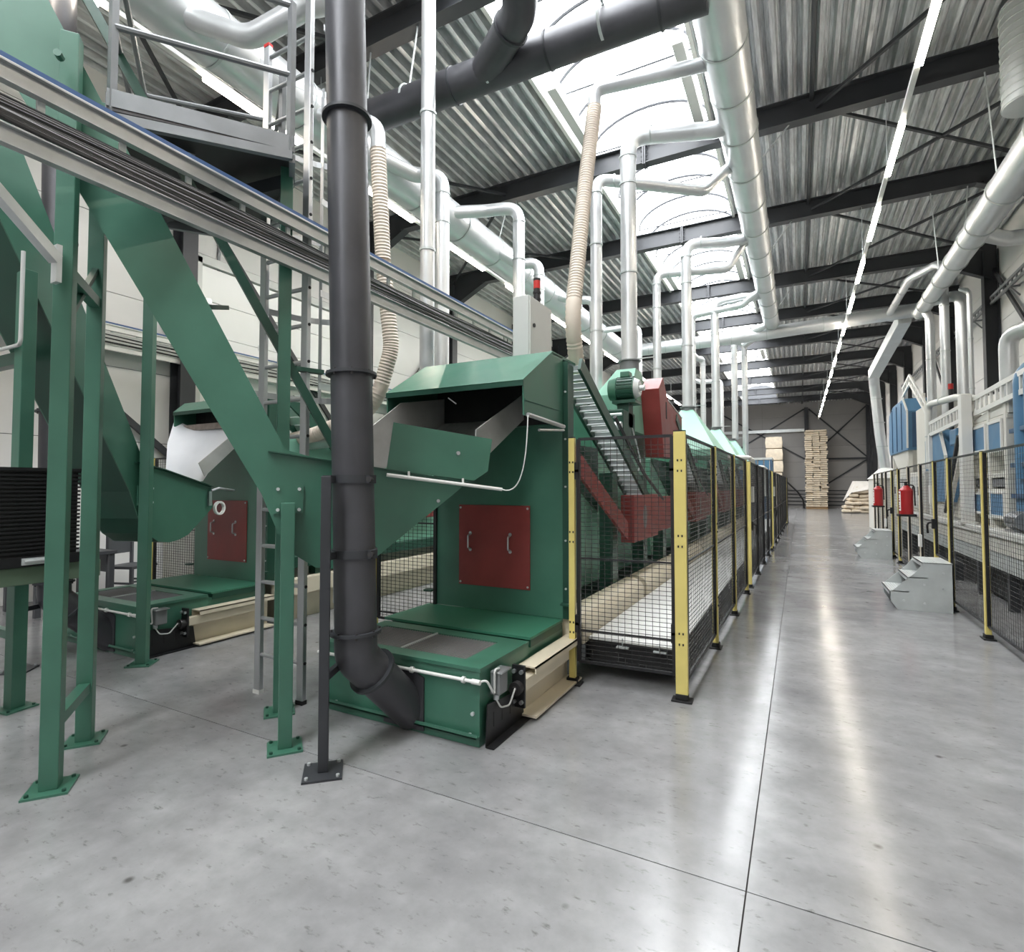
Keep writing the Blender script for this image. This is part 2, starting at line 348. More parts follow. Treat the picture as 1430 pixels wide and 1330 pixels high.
# ================================================================== LIGHT LINES
def light_line(x, y0, y1, first, z, label):
    t = thing('linear_light', label, 'light', (x, y0, z), 'hanging light lines')
    obj('trunk_rail', G().box(x-.03, x+.03, y0, y1, z+.02, z+.075), 'white', t, smooth=False)
    src = None; y = first
    while y < y1-1.4:
        if src is None: src = obj('light_tube', G().box(x-.036, x+.036, y, y+1.4, z-.03, z+.018), 'led', t, smooth=False)
        else: share(src, 'light_tube', t, (0, y-first, 0))
        y += 2.5
    h0 = None
    for r in RAFT[1:]:
        if y0 < r < y1:
            if h0 is None: h0 = obj('hanger', G().cyl((x, r, z+.07), (x, r, 7.62), .006, 6), 'galv_lt', t); hr = r
            else: share(h0, 'hanger', t, (0, r-hr, 0))
    return t
light_line(1.28, -3.9, 44.6, -3.9, 6.4, 'long hanging light line over the open aisle on the right')
light_line(-6.1, -2.0, 40, -1.15, 6.4, 'long hanging light line above the second machine row on the left')

# ================================================================== DUCTWORK
def banded(name, label, path, r, mat='galv', every=1.0, bend=None, n=18, group='ventilation ducts', hang=0, bands=True, bm='zinc', parent=None):
    t = thing(name, label, 'duct', path[0], group) if parent is None else parent
    obj('duct_run', G().tube(path, r, n, bend), mat, t)
    if bands:
        for i in range(len(path)-1):
            a, b = Vector(path[i]), Vector(path[i+1]); L = (b-a).length; d = (b-a).normalized()
            k = (bend if bend else r*2.2)*.9 if len(path) > 2 else .05
            if L < 2*k: continue
            s = k
            while s <= L-k+.01:
                obj('joint_band', G().ring(a+d*s, d, r-.002, r+.012, .022, n), bm, t)
                s += max(every, .2) if L-2*k > every else max(L-2*k, .2)
    return t
def hanger_v(t, p, r, spread, top=7.62, dy=0):
    for s in (-1, 1):
        obj('hanger', G().cyl((p[0]+s*r, p[1], p[2]), (p[0]+s*spread, p[1]+dy, top), .011, 6), 'galv_lt', t)
    obj('hanger_strap', G().ring(p, (0, 1, 0), r, r+.01, .03, 18), 'galv_lt', t)
# main galvanised duct beside the roof light
md = thing('ventilation_duct', 'large galvanised duct running along the right edge of the roof light', 'duct', (-.7, 3, 6.8), 'ventilation ducts')
secs = [-2.5, -.8, .9, 2.5, 4.2, 5.6, 6.6, 7.5, 8.4, 9.5, 10.6, 11.7, 12.9, 14.1, 15.3, 16.5, 17.7, 19.0]
for i in range(len(secs)-1):
    r0_, r1_ = .29-.004*i, .29-.004*(i+1)
    obj('duct_section', G().cyl((-.7, secs[i], 6.8), (-.7, secs[i+1], 6.8), r0_, 26, r1_, cap=False), 'galv', md)
    obj('joint_band', G().ring((-.7, secs[i+1], 6.8), (0, 1, 0), r1_-.003, r1_+.012, .03, 26), 'zinc', md)
for yy in (5.6, 10.0, 13.7, 18.1):
    for s in (-1, 1): obj('hanger', G().cyl((-.7+s*.27, yy-.6, 6.85), (-.7+s*.3+.35, yy, 7.62), .011, 6), 'galv_lt', md)
# crossing run from the main duct end to the right wall
xd = banded('cross_duct', 'galvanised duct crossing the hall beyond the end of the main duct', [(-5.0, 18.4, 6.25), (-3.4, 18.7, 6.35), (-1.4, 19.2, 6.5), (2.6, 19.5, 6.75), (3.3, 19.6, 6.8)], .2, every=1.6, bend=.6)
banded('duct_end_elbow', 'galvanised elbow turning off the end of the main duct', [(-.7, 18.9, 6.8), (-.7, 19.6, 6.72), (-1.3, 20.0, 6.6), (-1.62, 20.05, 6.4)], .11, every=2, bend=.3, bands=False)
# dark transverse duct with a Y branch
dk = banded('dark_cross_duct', 'dark grey duct crossing overhead with an inclined Y branch', [(-5.0, 5.46, 6.55), (-.75, 5.66, 6.62)], .2, 'pipe_dark', every=1.25, bm='char')
obj('branch', G().tube([(-3.3, 5.54, 6.58), (-2.52, 4.98, 6.6), (-2.42, 4.75, 6.72), (-2.42, 4.2, 7.2), (-2.42, 3.4, 7.3)], .185, 18, bend=.3), 'pipe_dark', dk)
obj('branch_collar', G().ring((-2.7, 5.11, 6.595), (.78, -.56, .02), .183, .205, .03), 'char', dk)
for x in (-4.4, -3.2, -1.8):
    obj('strap', G().ring((x, 5.5, 6.575+.016*(x+5)), (1, .05, 0), .2, .212, .03), 'zinc', dk)
    obj('hanger', G().cyl((x, 5.5, 6.78), (x+.1, 5.55, 7.64), .011, 6), 'galv_lt', dk)
# left duct (dark front half, bright rear half)
ldk = thing('left_ventilation_duct', 'large duct high on the left running parallel to the left light line', 'duct', (-5.3, 0, 6.2), 'ventilation ducts')
sec2 = [-3.0, -1.2, .6, 2.0, 3.4, 4.5, 5.6, 6.7, 7.9, 9.1, 10.3, 11.6, 12.9, 14.2, 15.5, 17.2, 18.8]
for i in range(len(sec2)-1):
    x = -5.25
    obj('duct_section', G().cyl((x, sec2[i], 6.2), (x, sec2[i+1], 6.2), .29, 24, cap=False), 'galv', ldk)
    obj('joint_band', G().ring((x, sec2[i+1], 6.2), (0, 1, 0), .287, .303, .03, 24), 'zinc', ldk)
for yy in (1.2, 5.6, 10.0, 13.7):
    for s in (-1, 1): obj('hanger', G().cyl((-5.25+s*.29, yy-.3, 6.2), (-5.25+s*.1, yy, 7.62), .011, 6), 'galv_lt', ldk)
# extraction pipes of the first row: riser then an elbow and a swan neck into the main duct
def riser(x, y, zb, zt, y2, r, label, mat='galv'):
    t = thing('extraction_pipe', label, 'pipe', (x, y, zb), 'extraction pipes')
    path = [(x, y, zb), (x, y, zt), (-1.25, y+(y2-y)*.75, zt+.02), (-.95, y2-.04, 6.66), (-.78, y2, 6.74)]
    obj('riser_tube', G().tube(path, r, 16, bend=r*2.4), mat, t)
    for z in [zb+.04]+[zb+1.3*k for k in range(1, int((zt-zb-.3)/1.3)+1)]+[zt-r*2.6]:
        obj('joint_band', G().ring((x, y, z), (0, 0, 1), r-.002, r+.012, .022, 16), 'zinc', t)
    obj('joint_band', G().ring((x+r*2.8, y+(y2-y)*.12, zt+.005), (1, .1, 0), r-.002, r+.012, .022, 16), 'zinc', t)
    return t
riser(-2.12, 7.64, 3.36, 6.66, 8.1, .115, 'thick riser pipe standing on the nearest mint hood behind the green motor')
riser(-2.62, 7.68, 2.6, 6.2, 9.2, .085, 'riser pipe just left of the thick one with the bend under the first rafter')
riser(-2.62, 11.6, 2.8, 6.12, 12.2, .085, 'slender riser pipe rising behind the red guard')
riser(-2.0, 11.55, 3.2, 6.62, 12.0, .105, 'riser pipe standing on the second mint hood')
riser(-2.62, 16.0, 2.8, 6.45, 15.6, .085, 'slender riser pipe behind the riser of the second hood')
riser(-2.0, 15.9, 3.2, 6.7, 15.8, .11, 'riser pipe standing on the third mint hood')
riser(-1.9, 19.95, 3.2, 6.62, 18.9, .1, 'riser pipe standing on the farthest mint hood')
tk = thing('extraction_pipe', 'last riser pipe in the row, bending left at its top', 'pipe', (-1.6, 20.2, 2.6), 'extraction pipes')
obj('riser_tube', G().tube([(-1.6, 20.2, 2.6), (-1.6, 20.2, 6.5), (-1.85, 20.1, 6.6)], .095, 14, bend=.25), 'galv', tk)
for z in (3.6, 5.0, 6.1): obj('joint_band', G().ring((-1.6, 20.2, z), (0, 0, 1), .094, .106, .022, 14), 'zinc', tk)
# risers of the second row
def lriser(x, y, zb, zt, x2, y2, r, label):
    t = thing('extraction_pipe', label, 'pipe', (x, y, zb), 'extraction pipes')
    obj('riser_tube', G().tube([(-5.7, y, zb-.1), (x, y, zb), (x, y, zt), ((x*.45+x2*.55), y*.7+y2*.3, zt-.02), (x2, y2, 6.15)], r, 14, bend=r*2.4), 'galv', t)
    for z in [zb+.6+1.2*k for k in range(int((zt-zb-.9)/1.2)+1)]+[zt-r*2.6]:
        obj('joint_band', G().ring((x, y, z), (0, 0, 1), r-.002, r+.01, .02, 14), 'zinc', t)
lriser(-4.5, 6.4, 2.4, 6.1, -5.1, 5.6, .105, 'pipe rising beside the straight pipe and bending into the left duct')
lriser(-4.1, 8.05, 2.4, 6.3, -5.1, 7.4, .1, 'pipe with a long level neck above the grey cabinet')
lriser(-4.4, 9.5, 2.4, 5.95, -5.1, 9.0, .1, 'pipe behind the beacon on the grey cabinet')
lriser(-4.3, 12.4, 2.4, 6.1, -5.1, 11.8, .1, 'pipe partly hidden behind the beige hose foot')
lriser(-4.1, 15.8, 2.4, 6.3, -5.1, 15.2, .09, 'short visible pipe between the two thick risers')
lriser(-2.95, 20.1, 2.4, 6.1, -3.2, 19.0, .09, 'thin pipe dropping from the crossing duct')
lriser(-2.8, 24, 2.4, 6.0, -4.2, 23.5, .09, 'far thin pipe near the end of the first row')
sp = thing('straight_pipe', 'tall straight galvanised pipe rising to the roof behind the dark pipe', 'pipe', (-3.72, 5.0, 0), 'extraction pipes')
obj('tube_body', G().tube([(-5.7, 5.0, 2.15), (-3.72, 5.0, 2.25), (-3.72, 5.0, 7.98)], .083, 16), 'galv', sp)
for z in (2.9, 4.3, 5.9): obj('joint_band', G().ring((-3.72, 5.0, z), (0, 0, 1), .082, .094, .03, 16), 'zinc', sp)
# ladder-side white pipe with its swan neck
wp = thing('extraction_pipe', 'bright pipe beside the caged ladder with a swan neck into the left duct', 'pipe', (-3.45, 3.5, .6), 'extraction pipes')
obj('riser_tube', G().tube([(-3.5, 3.55, .6), (-3.5, 3.55, 6.0), (-4.0, 3.5, 6.1), (-4.55, 3.3, 5.85), (-5.15, 3.0, 6.1)], .1, 16, bend=.28), 'galv', wp)
for z in (1.7, 2.9, 4.1, 5.3): obj('joint_band', G().ring((-3.5, 3.55, z), (0, 0, 1), .099, .111, .022, 16), 'zinc', wp)
# ribbed hoses
def hose(path, r, label, loc, pipe=None):
    t = thing('spiral_hose', label, 'hose', loc, 'ribbed hoses'); P = rounded(path, .55, 14)
    L = 0; pts = [P[0]]; step = .018
    for a, b in zip(P, P[1:]):
        d = (b-a); m = d.length
        k = max(1, int(m/step))
        for i in range(1, k+1): pts.append(a+d*(i/k))
    n = len(pts)
    g = G(); g.tube(pts, r, 12, bend=0, radii=lambda f: r*(1.0 if int(f*(n-1)+.5) % 2 else 1.09))
    obj('hose_body', g, 'hose', t); 
    if pipe: obj('metal_elbow', G().tube(pipe, r*.98, 14, bend=.25), 'galv', t)
    return t
hose([(-2.2, 6.41, 6.35), (-2.22, 6.1, 5.2), (-2.2, 5.62, 3.45), (-2.25, 5.9, 2.95), (-2.5, 6.8, 2.75)], .085, 'beige ribbed hose hanging in front of the roof light', (-2.2, 6.4, 6.35), [(-2.2, 6.41, 6.33), (-2.2, 6.42, 6.6), (-1.3, 6.6, 6.62), (-.85, 6.85, 6.75)])
hose([(-4.2, 4.7, 5.45), (-4.2, 4.8, 4.2), (-4.15, 4.9, 3.2), (-4.35, 4.85, 2.5), (-5.3, 4.85, 2.25), (-5.7, 4.85, 2.2)], .085, 'beige ribbed hose hanging just right of the dark pipe', (-4.2, 4.7, 5.45), [(-4.2, 4.7, 5.43), (-4.2, 4.7, 5.75), (-4.9, 4.5, 5.95)])
# ---- right hand ductwork
rd = thing('right_ventilation_duct', 'galvanised duct sloping through the upper right beside the pale wall', 'duct', (2.75, 9, 6), 'ventilation ducts')
ss = [5.5, 7.2, 8.8, 10.4, 11.6, 12.2, 13.3, 14.4, 15.5, 16.3, 16.9]
for i in range(len(ss)-1):
    r_ = .26-.012*i
    obj('duct_section', G().cyl((2.77, ss[i], 6), (2.77, ss[i+1], 6), r_, 22, r_-.004, cap=i == len(ss)-2), 'galv', rd)
    obj('joint_band', G().ring((2.77, ss[i+1], 6), (0, 1, 0), r_-.004, r_+.012, .03, 22), 'zinc', rd)
obj('side_branch', G().tube([(2.8, 12.0, 6), (3.3, 12.4, 5.95), (4.5, 12.5, 5.95)], .13, 16, bend=.2), 'galv', rd)
obj('side_branch', G().tube([(2.8, 16.0, 6), (3.2, 15.6, 5.95), (3.2, 15.0, 5.7), (3.18, 14.9, 3.0)], .12, 16, bend=.3), 'galv', rd)
for yy in (10.0, 13.7):
    for s in (-1, 1): obj('hanger', G().cyl((2.77+s*.2, yy, 6.1), (2.77+s*.3, yy, 7.62), .011, 6), 'galv_lt', rd)
sdk = thing('spiral_duct', 'short spiral seam duct cut off by the top right corner', 'duct', (2.9, 9.2, 6.9), 'ventilation ducts')
obj('duct_body', G().cyl((2.78, 9.35, 6.62), (2.78, 9.35, 7.98), .3, 28), 'galv_lt', sdk)
for k in range(14): obj('spiral_seam', G().ring((2.78, 9.35, 6.63+k*.1), (.03, 0, 1), .296, .31, .014, 28), 'zinc', sdk)
def rpipe(path, r, label, name='extraction_pipe', mat='galv', bend=.3):
    t = thing(name, label, 'pipe', path[0], 'right hand pipes'); obj('tube_body', G().tube(path, r, 14, bend=bend), mat, t)
    for a, b in zip(path, path[1:]):
        a, b = Vector(a), Vector(b); L = (b-a).length
        if L > 1.2:
            for k in range(1, int(L/1.1)+1):
                p = a+(b-a)*(k/(int(L/1.1)+1)); obj('joint_band', G().ring(p, b-a, r-.002, r+.01, .022, 14), 'zinc', t)
    return t
rpipe([(2.86, 16.3, 2.6), (2.86, 16.3, 5.7), (2.8, 16.5, 5.95)], .095, 'left of the three tall pipes dropping behind the white gantry')
rpipe([(2.98, 15.45, 2.6), (2.98, 15.45, 6.75), (2.5, 16.4, 6.75), (2.45, 19.3, 6.72)], .09, 'middle of the three tall pipes behind the white gantry, bending over at the top')
rpipe([(3.2, 14.4, 2.6), (3.2, 14.4, 5.7), (3.1, 14.6, 5.8)], .045, 'slim pipe beside the right tall pipe above the gantry')
rpipe([(2.9, 11.0, 2.5), (2.9, 11.0, 3.95), (3.3, 10.3, 4.0), (4.5, 9.6, 4.0)], .12, 'grey pipe bending towards the right picture edge above the white machine', bend=.22)
rpipe([(2.6, 15.2, 2.0), (2.6, 15.2, 3.45), (2.85, 14.0, 3.42), (3.25, 13.0, 3.2)], .07, 'thin white pipe with a level bend in front of the gantry', mat='white', bend=.18)
ddu = thing('inclined_duct', 'inclined square duct dropping towards the far blue machine', 'duct', (2.65, 19.6, 6.6), 'right hand pipes')
obj('duct_body', G().beam((2.85, 19.7, 6.62), (2.5, 24.0, 5.75), .34, .34), 'galv_lt', ddu, bev=.02)
obj('down_pipe', G().tube([(2.5, 23.9, 5.75), (2.55, 24.4, 5.5), (2.6, 24.5, 5.0), (2.7, 24.5, 3.6), (2.85, 24.5, 2.2)], .17, 16, bend=.3), 'galv', ddu)
for z in (4.9, 4.0, 3.1): obj('joint_band', G().ring((2.62+(4.9-z)*.08, 24.5, z), (0, 0, 1), .16, .19, .03, 16), 'zinc', ddu)

# ================================================================== GREEN FEEDER MACHINES (two alike, side by side)
X0, X1 = -3.06, -1.76
def feeder(white_chute, label):
    t = thing('feeder_machine', label, 'machine', ((X0+X1)/2, 3.8, 0), 'green feeder machines')
    # base tub
    base = obj('base_tub', G().box(X0, X1, 2.92, 3.6, .0, .47).box(X0, X1-.02, 3.6, 4.3, 0, .44), 'green', t, smooth=False, bev=.004)
    obj('floor_lip', G().box(X0, X1+.002, 2.885, 2.92, .062, .07).box(X0, X1, 2.885, 2.889, .062, .09), 'green', base, smooth=False)
    for x in (X0+.12, X0+.75, X1-.06): obj('bolt', G().cyl((x, 2.905, .07), (x, 2.905, .082), .011, 8), 'galv_lt', base)
    obj('bolt', G().cyl((X1-.045, 2.92, .2), (X1-.045, 2.905, .2), .012, 8), 'galv_lt', base)
    # top deck with a recessed screen
    g = G(); gx0, gx1, gy0, gy1 = X0+.1, X1-.17, 3.03, 3.46
    for a in ((X0-.012, X1+.014, 2.905, gy0), (X0-.012, X1+.014, gy1, 3.585), (X0-.012, gx0, gy0, gy1), (gx1, X1+.014, gy0, gy1)):
        g.box(a[0], a[1], a[2], a[3], .462, .485)
    obj('deck_plate', g, 'green', t, smooth=False)
    sc = obj('screen_plate', G().box(gx0, gx1, gy0, gy1, .455, .475), 'rust', t, smooth=False)
    w = G()
    for i in range(1, 46): w.beam((gx0+i*(gx1-gx0)/46, gy0, .478), (gx0+i*(gx1-gx0)/46, gy1, .478), .003, .004, cap=False)
    for i in range(1, 21): w.beam((gx0, gy0+i*(gy1-gy0)/21, .480), (gx1, gy0+i*(gy1-gy0)/21, .480), .003, .003, cap=False)
    obj('screen_wires', w, 'grey_mid', sc, smooth=False, kind='stuff')
    obj('screen_bar', G().box((gx0+gx1)/2-.02, (gx0+gx1)/2-.01, gy0, gy1, .475, .49), 'zinc', sc, smooth=False)
    # checker plate step
    obj('checker_step', G().box(X0-.07, X1, 3.635, 4.26, .478, .497), 'checker', t, smooth=False)
    obj('step_riser', G().box(X0, X1-.004, 3.65, 4.25, .42, .478), 'green_dk', t, smooth=False)
    # body
    obj('body', G().box(X0, X1, 4.26, 4.5, .497, 2.12).box(X0, X1, 4.24, 4.52, 2.12, 2.66), 'green', t, smooth=False, bev=.004)
    obj('corner_flange', G().box(X1, X1+.05, 4.262, 4.275, .5, 2.66).box(X1, X1+.008, 4.275, 4.5, .5, 2.66), 'green_dk', t, smooth=False)
    for z in (.75, 1.15, 1.6, 2.0, 2.4): obj('bolt', G().cyl((X1+.028, 4.262, z), (X1+.028, 4.252, z), .009, 6), 'zinc', t)
    for x, s in ((X0, -1), (X1, 1)): obj('lug', G().box(min(x, x+s*.09), max(x, x+s*.09), 4.2, 4.26, .62, .635), 'green_dk', t, smooth=False)
    # access panel
    ap = obj('access_panel', G().box(X0+.275, X0+1.0, 4.248, 4.26, .71, 1.435), 'red', t, smooth=False, bev=.003)
    for x in (X0+.4, X0+.81):
        obj('handle', G().tube([(x, 4.248, 1.17), (x, 4.205, 1.16), (x, 4.205, 1.05), (x, 4.248, 1.04)], .008, 8, bend=.015).cyl((x, 4.248, 1.18), (x, 4.242, 1.18), .016, 8).cyl((x, 4.248, 1.03), (x, 4.242, 1.03), .016, 8), 'alu', ap)
    for x in (X0+.295, X0+.98):
        for z in (.735, 1.41): obj('bolt', G().cyl((x, 4.248, z), (x, 4.242, z), .01, 8), 'zinc', ap)
    # hood: ridge, sloping roof, cheeks
    xr0, xr1 = X0+.03, X1+.005
    ly, lz, ry, rz = (3.95, 2.5, 4.08, 2.62) if white_chute else (3.52, 2.37, 4.05, 2.69)
    h = G(); h.prism([(xr0, ly, lz), (xr0, ry, rz), (xr0, ry, rz+.012), (xr0, ly-.01, lz+.006)], (xr1-xr0, 0, 0)); h.box(xr0, xr1, ry, 4.56, rz-.01, rz+.012)
    obj('hood_roof', h, 'green', t, smooth=False)
    obj('hood_lip', G().box(xr0, xr1, ly-.008, ly+.002, lz-.035, lz+.002), 'green_dk', t, smooth=False)
    for x, d in ((xr0, .012), (xr1, -.012)):
        obj('hood_cheek', G().prism([(x, ly, lz+.002), (x, ry, rz), (x, 4.26, rz), (x, 4.26, 2.11), (x, ly+.01, 2.12)], (d, 0, 0)), 'green', t, smooth=False)
        obj('cheek_rib', G().beam((x-d*.2, ly+.02, 2.235), (x-d*.2, 4.2, 2.235), .012, .012), 'green', t, smooth=False)
    obj('hood_shade_sheet', G().box(xr0+.014, xr1-.014, 4.222, 4.238, 2.13, 2.66), 'black_matt', t, smooth=False)  # black sheet paints in the shade inside the hood opening
    # chute out of the hood down to the elevator boot
    if not white_chute:
        obj('chute_cheek', G().prism([(-2.1, 4.215, 2.40), (-2.1, 4.215, 2.18), (-2.1, 3.62, 1.85), (-2.1, 3.43, 1.76), (-2.1, 3.43, 2.02)], (-.01, 0, 0)), 'steel_chute', t, smooth=False)
        xl = X0+.12
        obj('chute_cheek', G().prism([(xl, 4.215, 2.42), (xl, 4.215, 2.15), (xl, 3.3, 1.70), (xl, 2.95, 1.64), (xl, 2.95, 1.88), (xl, 3.27, 2.09), (xl, 3.59, 2.3)], (.01, 0, 0)), 'steel_chute', t, smooth=False)
        obj('chute_floor', G().prism([(X0+.13, 4.215, 2.19), (X0+.13, 3.43, 1.77), (X0+.13, 3.43, 1.76), (X0+.13, 4.215, 2.18)], (-2.11-X0-.13, 0, 0)), 'steel_chute', t, smooth=False)
        obj('inner_strip', G().beam((X0+.62, 3.56, 2.30), (X0+.67, 3.6, 2.255), .018, .006), 'alu', t, smooth=False)
    else:
        D = 3.7      # rows of the bent plastic sheet, left to right: under the hood, middle, at the elevator boot
        rows = ([(-6.86, 4.04, 2.44), (-6.66, 4.06, 2.36), (-6.4, 4.06, 2.30), (-6.0, 4.06, 2.28), (-5.72, 4.06, 2.27)],
                [(-6.45, 3.72, 2.1), (-6.3, 3.78, 2.02), (-6.1, 3.84, 2.0), (-5.85, 3.86, 1.99), (-5.68, 3.88, 2.0)],
                [(-6.02, 3.46, 1.70), (-5.96, 3.5, 1.66), (-5.86, 3.56, 1.65), (-5.72, 3.6, 1.65), (-5.62, 3.62, 1.66)])
        vs = [(x+D, y, z) for r in rows for x, y, z in r]; f = [(r*5+i, r*5+i+1, r*5+i+6, r*5+i+5) for r in range(2) for i in range(4)]
        g = G().add(vs, f); obj('plastic_chute', g, 'poly', t)
        obj('clamp_strip', G().box(-6.66+D, -5.7+D, 4.03, 4.05, 2.28, 2.35), 'rust', t, smooth=False)
        obj('chute_cheek', G().prism([(-5.6+D, 3.62, 1.71), (-5.6+D, 3.55, 1.85), (-5.6+D, 3.92, 2.17), (-5.6+D, 3.99, 2.06)], (.012, 0, 0)), 'steel_chute', t, smooth=False)
    # light-barrier rods and their boxes
    obj('sensor_rod', G().cyl((X0-.05, 2.895, .405), (X1-.04, 2.895, .405), .011, 10).cyl((X1-.04, 2.895, .405), (X1+.02, 2.895, .405), .016, 10), 'white', t)
    for x in (X0+.2, X0+.8, X1-.1): obj('rod_clip', G().ring((x, 2.895, .405), (1, 0, 0), .011, .02, .02, 10), 'white', t)
    if not white_chute: obj('cheek_rod', G().cyl((X1+.02, 3.56, 2.125), (X1+.03, 4.22, 2.1), .017, 10), 'alu', t)
    if not white_chute: obj('cheek_rod', G().cyl((X1+.02, 3.75, 2.03), (X1+.03, 4.22, 2.07), .01, 8), 'alu', t)
    sb = obj('junction_box', G().box(X1+.01, X1+.08, 3.03, 3.14, .29, .43), 'grey_mid', t, smooth=False, bev=.008)
    obj('box_lid', G().box(X1+.02, X1+.1, 3.02, 3.15, .43, .44), 'alu', sb, smooth=False)
    obj('gland', G().cyl((X1+.045, 3.05, .29), (X1+.045, 3.05, .26), .02, 10), 'alu', sb)
    cb = obj('cable', G().tube([(X1, 2.9, .4), (X1+.05, 2.92, .42), (X1+.07, 2.96, .34), (X1+.05, 3.02, .3), (X1+.06, 3.0, .46), (X1+.06, 3.06, .45)], .007, 8, bend=.03).tube([(X1+.045, 3.05, .26), (X1+.06, 3.08, .2), (X1+.08, 3.16, .19), (X1+.08, 3.24, .27)], .006, 8, bend=.04), 'cabinet', t)
    # drive bracket and beige track at the side
    br = obj('drive_bracket', G().box(X1+.02, X1+.115, 3.31, 3.33, .12, .40), 'black', t, smooth=False, bev=.003)
    for (x, z) in ((X1+.04, .36), (X1+.095, .36), (X1+.04, .16), (X1+.095, .16)): obj('bolt', G().cyl((x, 3.31, z), (x, 3.29, z), .014, 8), 'alu', br)
    obj('bearing', G().cyl((X1+.067, 3.31, .255), (X1+.067, 3.26, .255), .045, 14).cyl((X1+.067, 3.27, .255), (X1+.067, 3.24, .255), .02, 10), 'steel_dk', br)
    obj('side_track', G().box(X1+.01, X1+.02, 3.42, 4.3, .02, .36).box(X1+.01, X1+.15, 3.42, 4.3, .355, .365).box(X1+.01, X1+.15, 3.42, 4.3, .02, .035).box(X1+.14, X1+.15, 3.42, 4.3, .32, .365), 'cream', t, smooth=False)
    obj('track_bar', G().box(X1+.05, X1+.12, 3.33, 4.1, .23, .31), 'cream', t, smooth=False, bev=.004)
    sk_ = G(); sk_.prism([(X1+.035, 2.93, .01), (X1+.035, 3.45, .01), (X1+.035, 3.42, .2), (X1+.035, 2.95, .26)], (.006, 0, 0)); sk_.box(X1+.035, X1+.095, 2.93, 3.45, .004, .01)
    sp_ = obj('skirt_plate', sk_, 'black', t, smooth=False)
    for y in (3.02, 3.13, 3.24): obj('slot', G().box(X1+.0405, X1+.0425, y, y+.008, .1, .19), 'black_matt', sp_, smooth=False)
    return t
f1 = feeder(False, 'green feeder machine with open hood and red access panel beside the yellow fence')
f2 = feeder(True, 'second green feeder machine with white plastic chute, farther left behind the elevator')
for o in [f2]: o.location = Vector(o.location)+Vector((-3.7, 0, 0))

# ================================================================== BUCKET ELEVATORS
class Frame:
    def __init__(s, p, d):
        l = math.hypot(*d); s.p = Vector((p[0], p[1], 0)); s.d = Vector((d[0]/l, d[1]/l, 0)); s.n = Vector((s.d.y, -s.d.x, 0))
        if s.n.dot(-s.p) > 0: s.n = -s.n           # n points away from the aisle
    def __call__(s, a, z, w=0): return s.p+s.d*a+s.n*w+Vector((0, 0, z))
def elevator(fr, end, label, top=4.6, W_=.5):
    t = thing('bucket_elevator', label, 'conveyor', fr(0, 0, W_/2), 'green elevators')
    z2s = lambda z: .154+(z-1.555)/1.94
    lower = [(-.54, 1.115), (-.42, 1.075), (-.30, 1.06), (-.17, 1.08), (-.046, 1.165), (.057, 1.31), (.154, 1.555), (z2s(top)-.0, top-.3)]
    upper = [(z2s(top)-.31, top), (.02, 1.835)]
    if end < -1: hop = [(-.2, 1.775), (-1.2, 1.635), (-1.131, 1.575)]
    else: hop = [(-.2, 1.765), (end, 1.60), (end-.03, 1.385), (-.87, 1.37)]
    prof = hop+lower+upper
    g = G(); a = [fr(s, z, 0) for s, z in prof]; n = len(a); th = fr.n*.012
    for w in (0, W_-.012):
        g.prism([p+fr.n*w for p in a], fr.n*.012)
    obj('side_plates', g, 'green', t, smooth=False)
    bp = [hop[-1]]+lower if end > -1 else [hop[-2], hop[-1]]+lower
    g = G()
    for (s0, z0), (s1, z1) in zip(bp, bp[1:]):
        g.add([fr(s0, z0, .01), fr(s1, z1, .01), fr(s1, z1, W_-.01), fr(s0, z0, W_-.01)], [(0, 1, 2, 3)])
    obj('belly_sheet', g, 'green_dk', t)  # shade of the underside put into the sheet as darker green
    rc = .12 if end > -1 else 0
    g = G(); g.add([fr(upper[1][0]+rc, upper[1][1], .012), fr(upper[0][0]+rc, upper[0][1], .012), fr(upper[0][0]+rc, upper[0][1], W_-.012), fr(upper[1][0]+rc, upper[1][1], W_-.012)], [(0, 1, 2, 3)])
    obj('cover_or_shade_sheet', g, 'black_matt' if rc else 'green_dk', t, smooth=False)  # second elevator: recessed black sheet paints the shade inside its open trough
    g = G()
    for w in (-.02, W_):
        g.beam(fr(*hop[0], w+.01), fr(*hop[1], w+.01), .045, .008)
        g.beam(fr(.12, 1.82, w+.01), fr(*hop[0], w+.01), .045, .008)
    obj('rim_flange', g, 'green_dk', t, smooth=False)
    for w in (-.006,):
        pp = [fr(.085, 1.61, w-.008), fr(-.09, 1.61, w-.008), fr(-.09, 1.43, w-.008), fr(.085, 1.43, w-.008)]
        bpz = obj('mount_plate', G().prism(pp, fr.n*.012), 'green', t, smooth=False)
        for s, z in ((.06, 1.585), (-.065, 1.585), (-.065, 1.455), (.06, 1.455)):
            obj('bolt', G().cyl(fr(s, z, w-.005), fr(s, z, w-.022), .011, 8), 'galv_lt', bpz)
    return t
